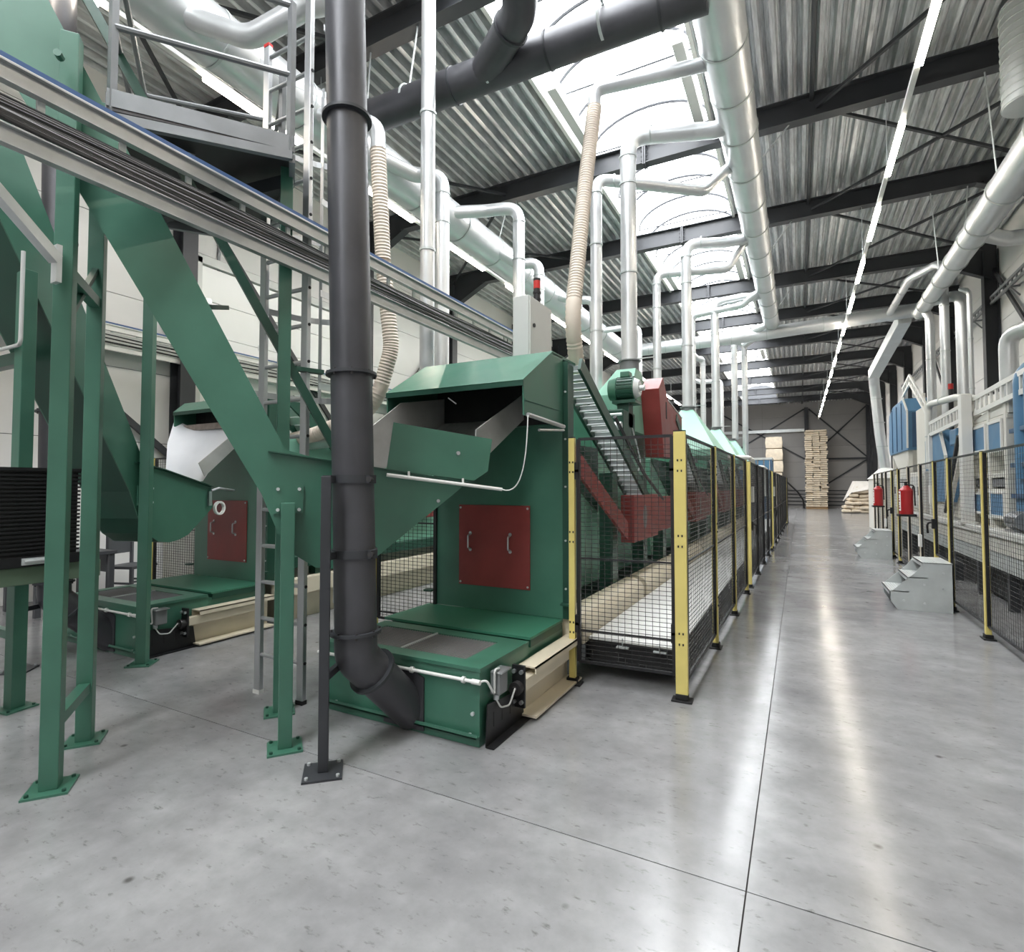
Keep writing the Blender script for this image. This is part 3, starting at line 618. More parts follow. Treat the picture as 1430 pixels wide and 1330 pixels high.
def leg(parent, x, y, z1, yaw, w=.08, mat='green', foot=True, name='leg', plate=.2):
    g = G(); c, s = math.cos(yaw)*w/2, math.sin(yaw)*w/2
    q = [(x+c-s, y+s+c), (x-c-s, y-s+c), (x-c+s, y-s-c), (x+c+s, y+s-c)]
    g.prism([(a, b, .012) for a, b in q], (0, 0, z1-.012)); o = obj(name, g, mat, parent, smooth=False, bev=.004)
    if foot:
        f = plate/w; q2 = [(x+(a-x)*f, y+(b-y)*f) for a, b in q]
        ft = obj('foot_plate', G().prism([(a, b, 0) for a, b in q2], (0, 0, .012)), mat, o, smooth=False)
        for a, b in q2:
            xx, yy = x+(a-x)*.78, y+(b-y)*.78
            if z1 < 9: pass
            g2 = G().cyl((xx, yy, .012), (xx, yy, .024), .01, 8)
            ft2 = obj('anchor_bolt', g2, 'galv_lt' if mat != 'green' else 'green_dk', o)
    return o
E1 = Frame((-2.87, 2.41), (-.62, -.785)); E2 = Frame((-5.33, 2.88), (.3, -.95))
yaw1 = math.atan2(-.785, -.62); yaw2 = math.atan2(-.95, .3)
e1 = elevator(E1, -1.2, 'green elevator with tilted boot under the open hood, rising to the upper left corner', 5.2)
leg(e1, -2.815, 2.365, 1.5, yaw1); 
# outer guard flap and light barrier on the hopper of the first elevator
fp = [E1(-.66, 2.04, -.02), E1(-1.385, 1.95, -.02), E1(-1.35, 1.715, -.02), E1(-1.245, 1.645, -.02), E1(-.615, 1.715, -.02)]
ff = obj('guard_flap', G().prism(fp, E1.n*.01), 'green', e1, smooth=False); obj('bolt', G().cyl(E1(-1.12, 1.84, -.02), E1(-1.12, 1.84, -.035), .014, 10), 'alu', ff)
obj('barrier_rod', G().cyl(E1(-.61, 1.68, -.05), E1(-1.45, 1.58, -.05), .013, 10), 'white', e1)
for s, z in ((-.76, 1.675), (-1.15, 1.63)): obj('rod_clip', G().cyl(E1(s, z+.03, -.045), E1(s, z-.01, -.05), .008, 6), 'white', e1)
def bez(a, c1, c2, b, n=16): return [a*(1-q)**3+c1*3*q*(1-q)**2+c2*3*q*q*(1-q)+b*q**3 for q in [i/n for i in range(n+1)]]
obj('barrier_cable', G().tube(bez(E1(-1.45, 1.58, -.05), Vector((-1.8, 3.62, 1.52)), Vector((-1.72, 3.5, 1.85)), Vector((-1.74, 3.56, 2.12))), .0045, 8, bend=0), 'white', e1)
obj('switch_box', G().box(-2.58, -2.5, 2.73, 2.77, 1.52, 1.67), 'galv_lt', e1, smooth=False, bev=.01)
obj('bolt', G().cyl(E1(-.98, 1.5, -.001), E1(-.98, 1.5, -.016), .012, 8), 'alu', e1)
# parallel strut with cross ties running beside the first elevator
obj('strut', G().beam(E1(1.32, 4.93, .55), E1(-.4, 1.78, .55), .06, .06), 'green_dk', e1, smooth=False)
obj('strut_tie', G().beam(E1(.42, 2.86, .55), E1(.55, 2.7, .06), .07, .03), 'green_dk', e1, smooth=False)
obj('strut_tie', G().beam(E1(-.02, 2.47, .55), E1(-.25, 2.47, .62), .06, .03), 'green_dk', e1, smooth=False)
obj('strut_bracket', G().beam(E1(.85, 3.95, .55), E1(.62, 3.93, .6), .03, .12), 'galv_lt', e1, smooth=False)
e2 = elevator(E2, -.85, 'second green elevator with rounded boot in front of the white plastic chute', 4.4)
leg(e2, -5.27, 2.86, 3.9, yaw2+.35, .085)
g = G(); g.tube([E2(-.82, 1.56, -.03), E2(-.9, 1.585, -.05), E2(-1.15, 1.56, -.05)], .012, 8, bend=.03).box(E2(-.8, 0, 0).x, E2(-.8, 0, 0).x+.03, E2(-.8, 0, 0).y, E2(-.8, 0, 0).y+.03, 1.4, 1.55); obj('barrier_rod', g, 'alu', e2)
obj('cable_coil', G().ring(E2(-.93, 1.37, -.04), (1, .25, 0), .055, .075, .03, 18), 'white', e2)

# ================================================================== DARK INTAKE PIPES WITH POSTS
def intake(label, plabel, off):
    t = thing('intake_pipe', label, 'pipe', (-2.38+off, 2.5, .7), 'dark intake pipes'); X = -2.375+off
    bz, tz = .73, 6.4; lean = -.036
    ax = lambda z: Vector((X+lean*(z-bz), 2.5, z))
    obj('pipe_body', G().cyl(ax(bz), ax(tz), .124, 32), 'pipe_dark', t)
    el = [Vector((X, 2.5, bz)), Vector((X, 2.505, .585)), Vector((X+.06, 2.98, .1))]
    obj('elbow', G().tube(el, .126, 28, bend=.12), 'pipe_dark', t)
    for z in (bz, 2.29, 3.92):
        fl_ = obj('flange', G().ring(ax(z), (lean, 0, 1), .118, .152, .018, 32), 'char', t)
        if z < 3:
            for k in range(8):
                a = k*math.pi/4; c = ax(z)+Vector((.14*math.cos(a), .14*math.sin(a), 0)); obj('bolt', G().cyl(c-Vector((0, 0, .02)), c+Vector((0, 0, .02)), .007, 6), 'steel_dk', fl_)
    obj('flange', G().ring((X+.018, 2.625, .462), (.06, .47, -.5), .12, .152, .02, 28), 'char', t)
    obj('end_collar', G().prism([(X-.13, 2.918, .02), (X+.2, 2.918, .02), (X+.2, 2.918, .36), (X+.1, 2.918, .4), (X-.13, 2.918, .38)], (0, -.012, 0)), 'pipe_dark', t, smooth=False)
    # support post
    p = thing('pipe_support_post', plabel, 'post', (-2.39+off, 2.265, 0), 'dark support posts'); px, py = -2.385+off, 2.265
    leg(p, px, py, 1.66, .75, .055, 'char', name='post', plate=.21)
    for z in (1.645, 1.2):
        c = ax(z); obj('clamp', G().ring(c, (0, 0, 1), .125, .135, .05, 28), 'char', p)
        obj('clamp_arm', G().beam((px, py, z), (c.x-.05, c.y-.11, z), .045, .04), 'char', p, smooth=False)
        obj('clamp_bolt', G().cyl((c.x+.13, c.y+.03, z), (c.x+.15, c.y-.03, z), .018, 8), 'steel_dk', p)
        obj('clamp_ear', G().box(c.x+.125, c.x+.155, c.y-.03, c.y+.03, z-.025, z+.025), 'char', p, smooth=False)
    obj('clamp_arm', G().beam((px, py, .52), (X-.1, 2.46, .52), .03, .04), 'char', p, smooth=False)
    return t
intake('dark grey vertical pipe with bolted flanges elbowing into the green base', 'slim dark steel post clamped to the dark pipe in the foreground', 0)
intake('second dark pipe at the far left elbowing into the second feeder', 'dark post at the left picture edge clamped to the second dark pipe', -3.66)

# ================================================================== LEFT STEEL FRAMES, PLATFORM, LADDER
fr1 = thing('elevator_stand', 'green steel stand with two legs joined by a low brace at the left', 'stand', (-3.78, 1.66, 0))
yawS = math.atan2(.38, -.48)
leg(fr1, -3.535, 1.475, 4.1, yawS, .085); leg(fr1, -4.01, 1.845, 4.1, yawS, .085)
obj('brace', G().beam((-3.55, 1.49, .34), (-3.99, 1.83, .34), .06, .06), 'green', fr1, smooth=False)
obj('brace', G().beam((-3.55, 1.49, 2.78), (-3.99, 1.83, 2.78), .06, .06), 'green', fr1, smooth=False)
obj('brace', G().beam((-3.56, 1.49, 2.5), (-3.99, 1.83, 3.0), .03, .03), 'green_dk', fr1, smooth=False)
obj('bolt', G().cyl((-3.47, 1.4, 3.9), (-3.44, 1.37, 3.9), .02, 8), 'green', fr1)
fr2 = thing('crate_stand', 'green post with an olive cross beam carrying the black ribbed bellows', 'stand', (-5.0, 1.9, 0))
leg(fr2, -5.04, 1.87, 3.2, .15, .09)
obj('cross_beam', G().box(-4.8, -4.62, .6, 2.2, .94, 1.06), 'olive', fr2, smooth=False, bev=.005)
obj('beam_bracket', G().box(-5.0, -4.8, 1.83, 1.91, .96, 1.04), 'green', fr2, smooth=False)
obj('low_beam', G().beam((-5.04, 1.87, .52), (-6.2, 1.87, .52), .05, .06), 'green', fr2, smooth=False)
obj('high_beam', G().beam((-5.04, 1.87, 2.55), (-6.2, 1.87, 2.55), .07, .09), 'green_dk', fr2, smooth=False)
bx_ = thing('ribbed_bellows', 'black ribbed bellows box on the olive beam at the left edge', 'bellows', (-4.8, 1.6, 1.06))
obj('shell', G().box(-4.94, -4.62, .9, 2.04, 1.13, 1.72), 'black_matt', bx_, smooth=False)
r_ = obj('rib', G().box(-4.95, -4.607, .89, 2.052, 1.15, 1.163), 'black', bx_, smooth=False)
for k in range(1, 21): share(r_, 'rib', bx_, (0, 0, k*.0275))
obj('top_rim', G().box(-4.96, -4.6, .88, 2.06, 1.71, 1.73), 'black', bx_, smooth=False)
obj('base_tray', G().box(-4.96, -4.6, .88, 2.06, 1.062, 1.13), 'black', bx_, smooth=False)
obj('latch', G().box(-4.6, -4.585, 1.72, 1.86, 1.075, 1.12).cyl((-4.59, 1.73, 1.1), (-4.59, 1.85, 1.1), .015, 8), 'galv_lt', bx_, smooth=False)
# conduit and bracket on the stand
obj('conduit', G().tube([(-4.93, 1.8, 3.3), (-4.93, 1.8, 2.62), (-5.25, 1.8, 2.62)], .014, 8, bend=.05), 'cabinet', fr2)
# upper platform with railing
pf = thing('access_platform', 'grey steel platform with railing high up between ladder and elevator', 'platform', (-3.7, 2.4, 3.9))
pc = [(-3.08, 2.58), (-3.32, 2.78), (-4.35, 3.35), (-5.0, 2.6), (-3.75, 1.75)]
zp = 3.93
obj('deck', G().prism([(x, y, zp) for x, y in pc], (0, 0, .03)), 'steel_dk', pf, smooth=False)
for a, b in zip(pc, pc[1:]+pc[:1]):
    obj('toe_board', G().beam((*a, zp+.08), (*b, zp+.055), .01, .11), 'grey_mid', pf, smooth=False)
    obj('edge_beam', G().beam((*a, zp-.05), (*b, zp-.035), .04, .06), 'grey_mid', pf, smooth=False)
posts = [(-3.1, 2.58, 5.0), (-3.62, 2.93, 4.9), (-4.3, 3.3, 5.0), (-3.75, 1.78, 5.0), (-4.95, 2.6, 5.0)]
for x, y, z in posts: obj('rail_post', G().box(x-.02, x+.02, y-.02, y+.02, zp, z), 'grey_mid', pf, smooth=False)
for z in (zp+.55, zp+1.05):
    obj('rail', G().cyl((-3.1, 2.58, z), (-3.75, 1.78, z), .02, 8), 'grey_mid', pf)
    obj('rail', G().cyl((-3.75, 1.78, z), (-4.95, 2.6, z), .02, 8), 'grey_mid', pf)
    obj('rail', G().cyl((-4.95, 2.6, z), (-4.3, 3.3, z), .02, 8), 'grey_mid', pf)
obj('rail_brace', G().cyl((-3.62, 2.93, 4.88), (-4.3, 3.3, 4.0), .016, 8), 'grey_mid', pf)
leg(pf, -3.30, 2.72, 3.93, yaw1, .085, 'green', name='column')
obj('under_beam', G().beam((-3.3, 2.72, 3.83), (-4.7, 2.55, 3.83), .07, .1), 'char', pf, smooth=False)
# caged aluminium ladder
ld = thing('caged_ladder', 'tall aluminium ladder with safety cage rising to the grey platform', 'ladder', (-3.5, 2.88, 0))
yl = 2.89
for x in (-3.745, -3.275):
    st = obj('stile', G().box(x-.033, x+.033, yl-.018, yl+.018, .02, 5.15 if x < -3.5 else 5.6), 'alu', ld, smooth=False, bev=.004)
    obj('end_foot', G().box(x-.036, x+.036, yl-.022, yl+.022, 0, .03), 'black_matt' if x > -3.5 else 'white', st, smooth=False)
obj('red_cap', G().box(-3.775, -3.715, yl-.02, yl+.02, 5.15, 5.175), 'red_cap', ld, smooth=False)
rg = obj('rung', G().cyl((-3.72, yl, .3), (-3.3, yl, .3), .016, 10), 'alu', ld)
for k in range(1, 18): share(rg, 'rung', ld, (0, 0, k*.28))
for k in range(17):
    z = .3+k*.28; obj('rung_end', G().cyl((-3.241, yl, z), (-3.236, yl, z), .012, 10), 'black_matt', ld)
hp = None
for z in (2.35, 3.05, 3.75, 4.45, 5.1):
    pts = [(-3.51+.36*math.cos(a), yl+.02+.62*math.sin(a), z) for a in [math.pi*i/14 for i in range(15)]]
    g = G()
    for a, b in zip(pts, pts[1:]): g.beam(a, b, .004, .05)
    obj('cage_hoop', g, 'alu', ld, smooth=False)
for a in (.35, 1.0, 1.57, 2.14, 2.8):
    x, y = -3.51+.355*math.cos(a), yl+.02+.61*math.sin(a); obj('cage_strip', G().box(x-.018, x+.018, y-.003, y+.003, 2.33, 5.15), 'alu', ld, smooth=False)

# ================================================================== CABLE TRAYS
def cable_tray(label, x, y0, y1, z0, z1, nc, mat='galv_lt', cab='cable', group='cable trays', cover=True, fill=.62):
    t = thing('cable_tray', label, 'cable tray', (x, y0, z0), group)
    for z in (z0, z1):
        obj('side_rail', G().box(x-.01, x+.012, y0, y1, z-.045, z+.045).box(x-.01, x+.035, y0, y1, z+.04, z+.047).box(x-.01, x+.035, y0, y1, z-.047, z-.04), mat, t, smooth=False)
    if cover: obj('cover_strip', G().box(x-.03, x+.02, y0, y1, z1+.06, z1+.085), 'blue_strip', t, smooth=False)
    if cover: obj('top_channel', G().box(x-.05, x-.035, y0, y1, z1+.03, z1+.1).box(x-.05, x+.03, y0, y1, z1+.048, z1+.055), 'galv_lt', t, smooth=False)
    s = None; y = y0+.2
    while y < y1:
        if s is None: s = obj('tray_rung', G().box(x-.018, x-.002, y-.016, y+.016, z0, z1), 'zinc', t, smooth=False); yy = y
        else: share(s, 'tray_rung', t, (0, y-yy, 0))
        y += .36
    hspan = (z1-z0)*fill
    for k in range(nc):
        z = z0+.065+hspan*k/nc; r = random.choice((.009, .011, .013)); pts = []
        yy_ = y0
        while yy_ <= y1: pts.append((x+.012+random.uniform(-.004, .006), yy_, z+.012*math.sin(yy_*1.7+k*.4)+random.uniform(-.004, .004))); yy_ += .6
        pts.append((x+.012, y1, z)); obj('cable', G().tube(pts, r, 6, bend=0), cab if k % 3 else 'cable_dk', t)
    return t
ct = cable_tray('galvanised cable tray full of grey cables crossing the upper left foreground', -3.2, -1.5, 7.6, 3.21, 3.50, 13, fill=.4, mat='tray')
obj('bracket_arm', G().beam((-3.24, .86, 3.18), (-3.46, 1.40, 2.80), .05, .055), 'galv_lt', ct, smooth=False)
obj('bracket_plate', G().box(-3.5, -3.44, 1.395, 1.42, 2.68, 2.88), 'galv_lt', ct, smooth=False)
cable_tray('white cable tray fixed along the pale left wall', -9.25, -4, 30, 3.72, 4.02, 9, 'white', 'cabinet')

# ================================================================== CONTROL CABINET WITH BEACON
cb = thing('control_cabinet', 'light grey control cabinet on top of the first feeder machine', 'cabinet', (-2.33, 4.85, 2.7))
obj('cabinet_body', G().box(-2.42, -2.25, 4.62, 5.14, 2.83, 3.43), 'cabinet', cb, smooth=False, bev=.006)
dr = obj('cabinet_door', G().box(-2.25, -2.235, 4.63, 5.13, 2.84, 3.42), 'cabinet', cb, smooth=False, bev=.004)
obj('lock', G().cyl((-2.235, 4.7, 3.15), (-2.222, 4.7, 3.15), .02, 10), 'black', dr)
obj('cabinet_stand', G().box(-2.42, -2.2, 4.6, 5.1, 2.70, 2.83), 'green_dk', cb, smooth=False)
bc = thing('signal_beacon', 'black and red stacked signal beacon on the grey cabinet', 'beacon', (-2.34, 5.0, 3.42))
obj('beacon_stem', G().cyl((-2.34, 5.0, 3.42), (-2.34, 5.0, 3.62), .035, 14).cyl((-2.34, 5.0, 3.5), (-2.34, 5.0, 3.52), .042, 14).cyl((-2.34, 5.0, 3.57), (-2.34, 5.0, 3.59), .042, 14), 'black', bc)
obj('beacon_lens', G().cyl((-2.34, 5.0, 3.62), (-2.34, 5.0, 3.7), .036, 14), 'red_cap', bc)
obj('beacon_cap', G().cyl((-2.34, 5.0, 3.7), (-2.34, 5.0, 3.725), .037, 14), 'black', bc)

# ================================================================== SAFETY FENCES
def fence_post(parent, p, d, h=2.0, slots=False, w=.066, dp=.046, mat='yellow'):
    p = Vector((p[0], p[1], 0)); d = Vector(d).normalized(); n = Vector((d.y, -d.x, 0))
    q = [p+d*(a*w/2)+n*(b*dp/2) for a, b in ((-1, -1), (1, -1), (1, 1), (-1, 1))]
    o = obj('post', G().prism([(*v.xy, .03) for v in q], (0, 0, h-.03)), mat, parent, smooth=False, bev=.003)
    obj('post_cap', G().prism([(*v.xy, h) for v in q], (0, 0, .008)), 'black_matt', o, smooth=False)
    q2 = [p+d*(a*.075)+n*(b*.055) for a, b in ((-1, -1), (1, -1), (1, 1), (-1, 1))]
    g = G().prism([(*v.xy, 0) for v in q2], (0, 0, .014)); q3 = [p+d*(a*.045)+n*(b*.035) for a, b in ((-1, -1), (1, -1), (1, 1), (-1, 1))]
    g.prism([(*v.xy, .014) for v in q3], (0, 0, .04)); obj('post_foot', g, 'black_matt', o, smooth=False, bev=.004)
    if slots:
        for z in (.42, .5, 1.15, 1.23, 1.72, 1.8):
            for s in (-.014, .014):
                for nn in (-1, 1):
                    c = p+d*s+n*(nn*(dp/2)); obj('slot', G().box(c.x-.005, c.x+.005, c.y-.003, c.y+.003, z-.008, z+.008), 'black_matt', o, smooth=False)
    return o
def mesh_panel(parent, a, b, z0=.14, z1=1.995, mids=(1.02,), inset=.05, dz=.034, dx=.05, name='mesh_panel', wr_=.0018):
    a = Vector((a[0], a[1], 0)); b = Vector((b[0], b[1], 0)); d = (b-a).normalized(); a = a+d*inset; b = b-d*inset; L = (b-a).length
    Z = lambda p, z: Vector((p.x, p.y, z)); g = G()
    for p in (a, b): g.beam(Z(p, z0), Z(p, z1), .03, .03, d)
    for z in (z0, z1): g.beam(Z(a, z), Z(b, z), .02, .022)
    for z in mids: g.beam(Z(a, z), Z(b, z), .014, .014)
    o = obj(name, g, 'black', parent, smooth=False); g = G()
    k = int((z1-z0)/dz)
    for i in range(1, k): g.beam(Z(a, z0+i*dz), Z(b, z0+i*dz), wr_*2, wr_*2, cap=False)
    k = max(2, int(L/dx))
    for i in range(1, k): q = a+d*(L*i/k); g.beam(Z(q, z0), Z(q, z1), wr_*2, wr_*2, d, cap=False)
    obj('wire_mesh', g, 'wire', o, smooth=False, kind='stuff')
    return o
def catch(parent, p, z, n):
    p = Vector((p[0], p[1], z)); n = Vector(n)
    obj('lock_handle', G().tube([p, p+n*.06, p+n*.07+Vector((0, .06, -.05)), p+n*.06+Vector((0, .07, -.16))], .014, 8, bend=.04).box(p.x-.025, p.x+.025, p.y-.03, p.y+.03, z-.09, z+.05), 'black_matt', parent, smooth=False)
# gate closing the walkway end
fg = thing('fence_gate', 'black mesh gate between two yellow posts beside the green feeder', 'gate', (-1.2, 4.24, 0))
A, Bq = (-1.655, 4.215), (-.80, 4.262)
fence_post(fg, A, (1, .05, 0), slots=True, w=.05, dp=.046); fence_post(fg, Bq, (1, .05, 0), 2.02, slots=True, w=.088, dp=.05)
mesh_panel(fg, A, Bq, .19, 1.99, mids=(1.02, .44), inset=.055)
for z in (1.76, .46, 1.7, .52): 
    obj('hinge', G().box(A[0]+.025, A[0]+.06, A[1]-.02, A[1]+.02, z-.04, z+.04), 'black_matt', fg, smooth=False); obj('hinge', G().box(Bq[0]-.075, Bq[0]-.04, Bq[1]-.02, Bq[1]+.02, z-.04, z+.04), 'black_matt', fg, smooth=False)
# long fence beside the aisle
lf = thing('safety_fence', 'long yellow and black mesh fence along the left side of the aisle', 'fence', (-.75, 12, 0))
LX = lambda y: -.78+(y-4.26)*.0128
Ys = [4.3, 5.81, 7.4, 8.95, 9.5, 11.0, 12.5, 14.0, 15.3, 15.8, 17.3, 18.8, 20.3, 21.8, 23.3, 24.8, 26.1, 27.4]
for i, yv in enumerate(Ys):
    if i: fence_post(lf, (LX(yv), yv), (0, 1, 0), w=.062, dp=.05, slots=i < 3, mat='yellow' if yv in (5.81, 7.4, 8.95, 9.5, 15.3, 15.8, 26.1) else 'black')
for a, b in zip(Ys, Ys[1:]):
    if b-a > .8: mesh_panel(lf, (LX(a), a), (LX(b), b), .14, 1.995, mids=(1.02,), inset=.045, dz=.034 if a < 12 else .05, dx=.05 if a < 12 else .1)
for yv in (9.5, 15.8): catch(lf, (LX(yv)+.03, yv+.05), 1.0, (1, 0, 0))
for yv in (9.62, 15.95): obj('switch_box', G().box(LX(yv)+.02, LX(yv)+.06, yv, yv+.09, 1.35, 1.6), 'cabinet', lf, smooth=False, bev=.005)
# fence left of the first feeder and fence by the second
sf = thing('safety_fence', 'short mesh fence with a yellow post seen behind the dark pipe', 'fence', (-3.4, 4.25, 0))
fence_post(sf, (-3.79, 4.25), (1, 0, 0), w=.06); mesh_panel(sf, (-3.79, 4.25), (-3.0, 4.25), .3, 1.995, mids=(1.25, .36)); catch(sf, (-3.74, 4.2), 1.05, (0, -1, 0))
sg = thing('safety_fence', 'mesh fence with yellow posts left of the second feeder', 'fence', (-7.4, 4.4, 0))
for x in (-8.1, -7.0): fence_post(sg, (x, 4.5), (1, 0, 0), w=.06)
mesh_panel(sg, (-8.1, 4.5), (-7.0, 4.5)); mesh_panel(sg, (-7.0, 4.5), (-6.76, 4.5))
obj('back_sheet', G().box(-8.05, -6.8, 4.62, 4.64, .05, 1.9), 'machine_white', sg, smooth=False)
# fence on the right
rf = thing('safety_fence', 'yellow and black mesh fence along the right side of the aisle', 'fence', (1.75, 12, 0))
RX = lambda y: 1.73+max(0, y-9)*.0235
Yr = [3.0, 4.5, 6.0, 7.45, 8.96, 9.96, 11.2, 12.55, 13.95, 15.05, 16.35, 17.25, 18.45, 19.4]
for i, yv in enumerate(Yr):
    fence_post(rf, (RX(yv), yv), (0, 1, 0), 1.97, w=.055, dp=.05, mat='yellow' if yv in (7.45, 8.96, 9.96, 13.95, 15.05) or yv < 7 else 'cream')
for a, b in zip(Yr, Yr[1:]):
    mesh_panel(rf, (RX(a), a), (RX(b), b), .14 if a not in (8.96,) else .62, 1.965, mids=(), inset=.04, dz=.045 if a < 10 else .06, dx=.06 if a < 10 else .12, wr_=.0013)
catch(rf, (RX(9.9)-.03, 9.9), 1.08, (-1, 0, 0)); catch(rf, (RX(15)-.03, 15), 1.08, (-1, 0, 0))
for yv in (11.0, 16.1): obj('switch_box', G().box(RX(yv)-.06, RX(yv)-.02, yv, yv+.12, .62, .82), 'white', rf, smooth=False, bev=.006)
obj('switch_box', G().box(RX(10.0)-.05, RX(10)-.02, 10.02, 10.1, 1.35, 1.62), 'cabinet', rf, smooth=False, bev=.005)

# ================================================================== STEPS AND EXTINGUISHERS
def steps(x1, y, label, sc=1.0):
    t = thing('step_unit', label, 'steps', (x1-.3, y+.35, 0), 'metal step units'); w = .72; X = lambda v: x1-v*sc
    prof = [(0, 0), (.59, 0), (.66, .1), (.66, .22), (.38, .5), (.3, .62), (0, .62)]
    for yy in (y, y+w): 
        o = obj('side_plate', G().prism([(X(a), yy, b*sc) for a, b in prof], (0, .008, 0)), 'zinc', t, smooth=False)
        for a, b in ((.1, .3), (.1, .5), (.3, .1), (.3, .34), (.52, .12)): obj('bolt', G().cyl((X(a), yy, b*sc), (X(a), yy-.01, b*sc), .014, 8), 'galv_lt', o)
    for a, z, dpt in ((.68, .24, .22), (.48, .43, .22), (.32, .625, .32)):
        g = G().box(X(a), X(a-dpt), y, y+w, z*sc-.012, z*sc).box(X(a), X(a)+.006, y, y+w, z*sc-.05, z*sc)
        o = obj('tread', g, 'galv_lt', t, smooth=False)
        for k in range(5): obj('tread_ridge', G().box(X(a)+.03+k*.03, X(a)+.04+k*.03, y+.02, y+w-.02, z*sc, z*sc+.004), 'zinc', o, smooth=False)
    obj('back_plate', G().box(X(.01), X(0), y, y+w, 0, .62*sc), 'zinc', t, smooth=False)
steps(1.70, 8.72, 'nearer grey metal step unit against the right fence')
steps(1.80, 14.6, 'farther grey metal step unit against the right fence')
def extinguisher(x, y, zb, label):
    t = thing('fire_extinguisher', label, 'extinguisher', (x, y, zb), 'fire extinguishers'); r = .105
    obj('cylinder', G().cyl((x, y, zb), (x, y, zb+.42), r, 24).cyl((x, y, zb+.42), (x, y, zb+.5), r, 24, .035), 'red_ext', t)
    obj('valve', G().cyl((x, y, zb+.5), (x, y, zb+.55), .025, 12).box(x-.09, x+.03, y-.012, y+.012, zb+.55, zb+.57).box(x-.09, x+.02, y-.01, y+.01, zb+.59, zb+.605), 'black', t)
    obj('hose', G().tube([(x+.03, y, zb+.52), (x+.11, y-.06, zb+.5), (x+.12, y-.05, zb+.15)], .012, 8, bend=.05), 'black_matt', t)
    # wrap-around label with rows of print, turned to the aisle
    ang0, ang1 = 3.3, 4.5; n = 8
    def patch(a0, a1, z0, z1, rr, k=6):
        g = G(); vs = [(x+rr*math.cos(a0+(a1-a0)*i/k), y+rr*math.sin(a0+(a1-a0)*i/k), z) for z in (z0, z1) for i in range(k+1)]
        return g.add(vs, [(i, i+1, k+2+i, k+1+i) for i in range(k)])
    lb = obj('label_plate', patch(3.1, 3.75, zb+.06, zb+.4, r+.001), 'label_white', t)
    for k in range(7): obj('print_row', patch(3.2, 3.62-.12*(k % 3), zb+.09+k*.042, zb+.115+k*.042, r+.002, 4), 'red_ext', lb)
    obj('wall_bracket', G().box(x-.13, x+.13, y-.12, y+.12, zb-.04, zb), 'black', t, smooth=False)
extinguisher(1.66, 11.75, 1.12, 'nearer red fire extinguisher hung on the right fence')
extinguisher(1.78, 16.75, 1.12, 'farther red fire extinguisher hung on the right fence')

# ================================================================== FIRST MACHINE ROW BEHIND THE FEEDER
wk = thing('walkway_platform', 'raised pale walkway over black shade sheets inside the left fence', 'platform', (-1.2, 4.6, 0))
for k in range(12):
    obj('deck_sheet', G().box(-1.595, -.86, 4.42+k*1.6, 4.42+(k+1)*1.6-.012, .32, .335), 'screed', wk, smooth=False)
obj('front_shade_sheet', G().box(-1.595, -.87, 4.44, 4.46, .12, .32), 'black_matt', wk, smooth=False)  # black sheets, front and side, paint the shade of the void under the deck
for yy in (5.0, 8.0, 11.0, 14.0, 17.0, 20.0, 23.0): obj('deck_leg', G().box(-1.5, -1.44, yy-.03, yy+.03, 0, .32).box(-1.0, -.94, yy-.03, yy+.03, 0, .32), 'char', wk, smooth=False)
obj('side_shade_sheet', G().box(-.9, -.87, 4.44, 23.6, .1, .32), 'black_matt', wk, smooth=False)
for x in (-1.3, -1.0): obj('deck_bracket', G().box(x-.05, x+.05, 4.40, 4.44, .28, .292).box(x-.004, x+.004, 4.41, 4.42, .28, .36), 'zinc', wk, smooth=False)
bs = thing('base_beam', 'cream base beam lying along the first machine row', 'beam', (-1.7, 10, .33))
for k in range(8):
    y0 = 4.3+k*2.15; obj('beam_piece', G().prism([(-1.8, y0, .3), (-1.6, y0, .3), (-1.6, y0, .46), (-1.64, y0, .52), (-1.72, y0, .55), (-1.8, y0, .55)], (0, 2.0, 0)), 'cream', bs, smooth=False)
for k in range(8): obj('beam_foot', G().box(-1.8, -1.7, 4.9+k*2.15, 5.1+k*2.15, 0, .3), 'char', bs, smooth=False)
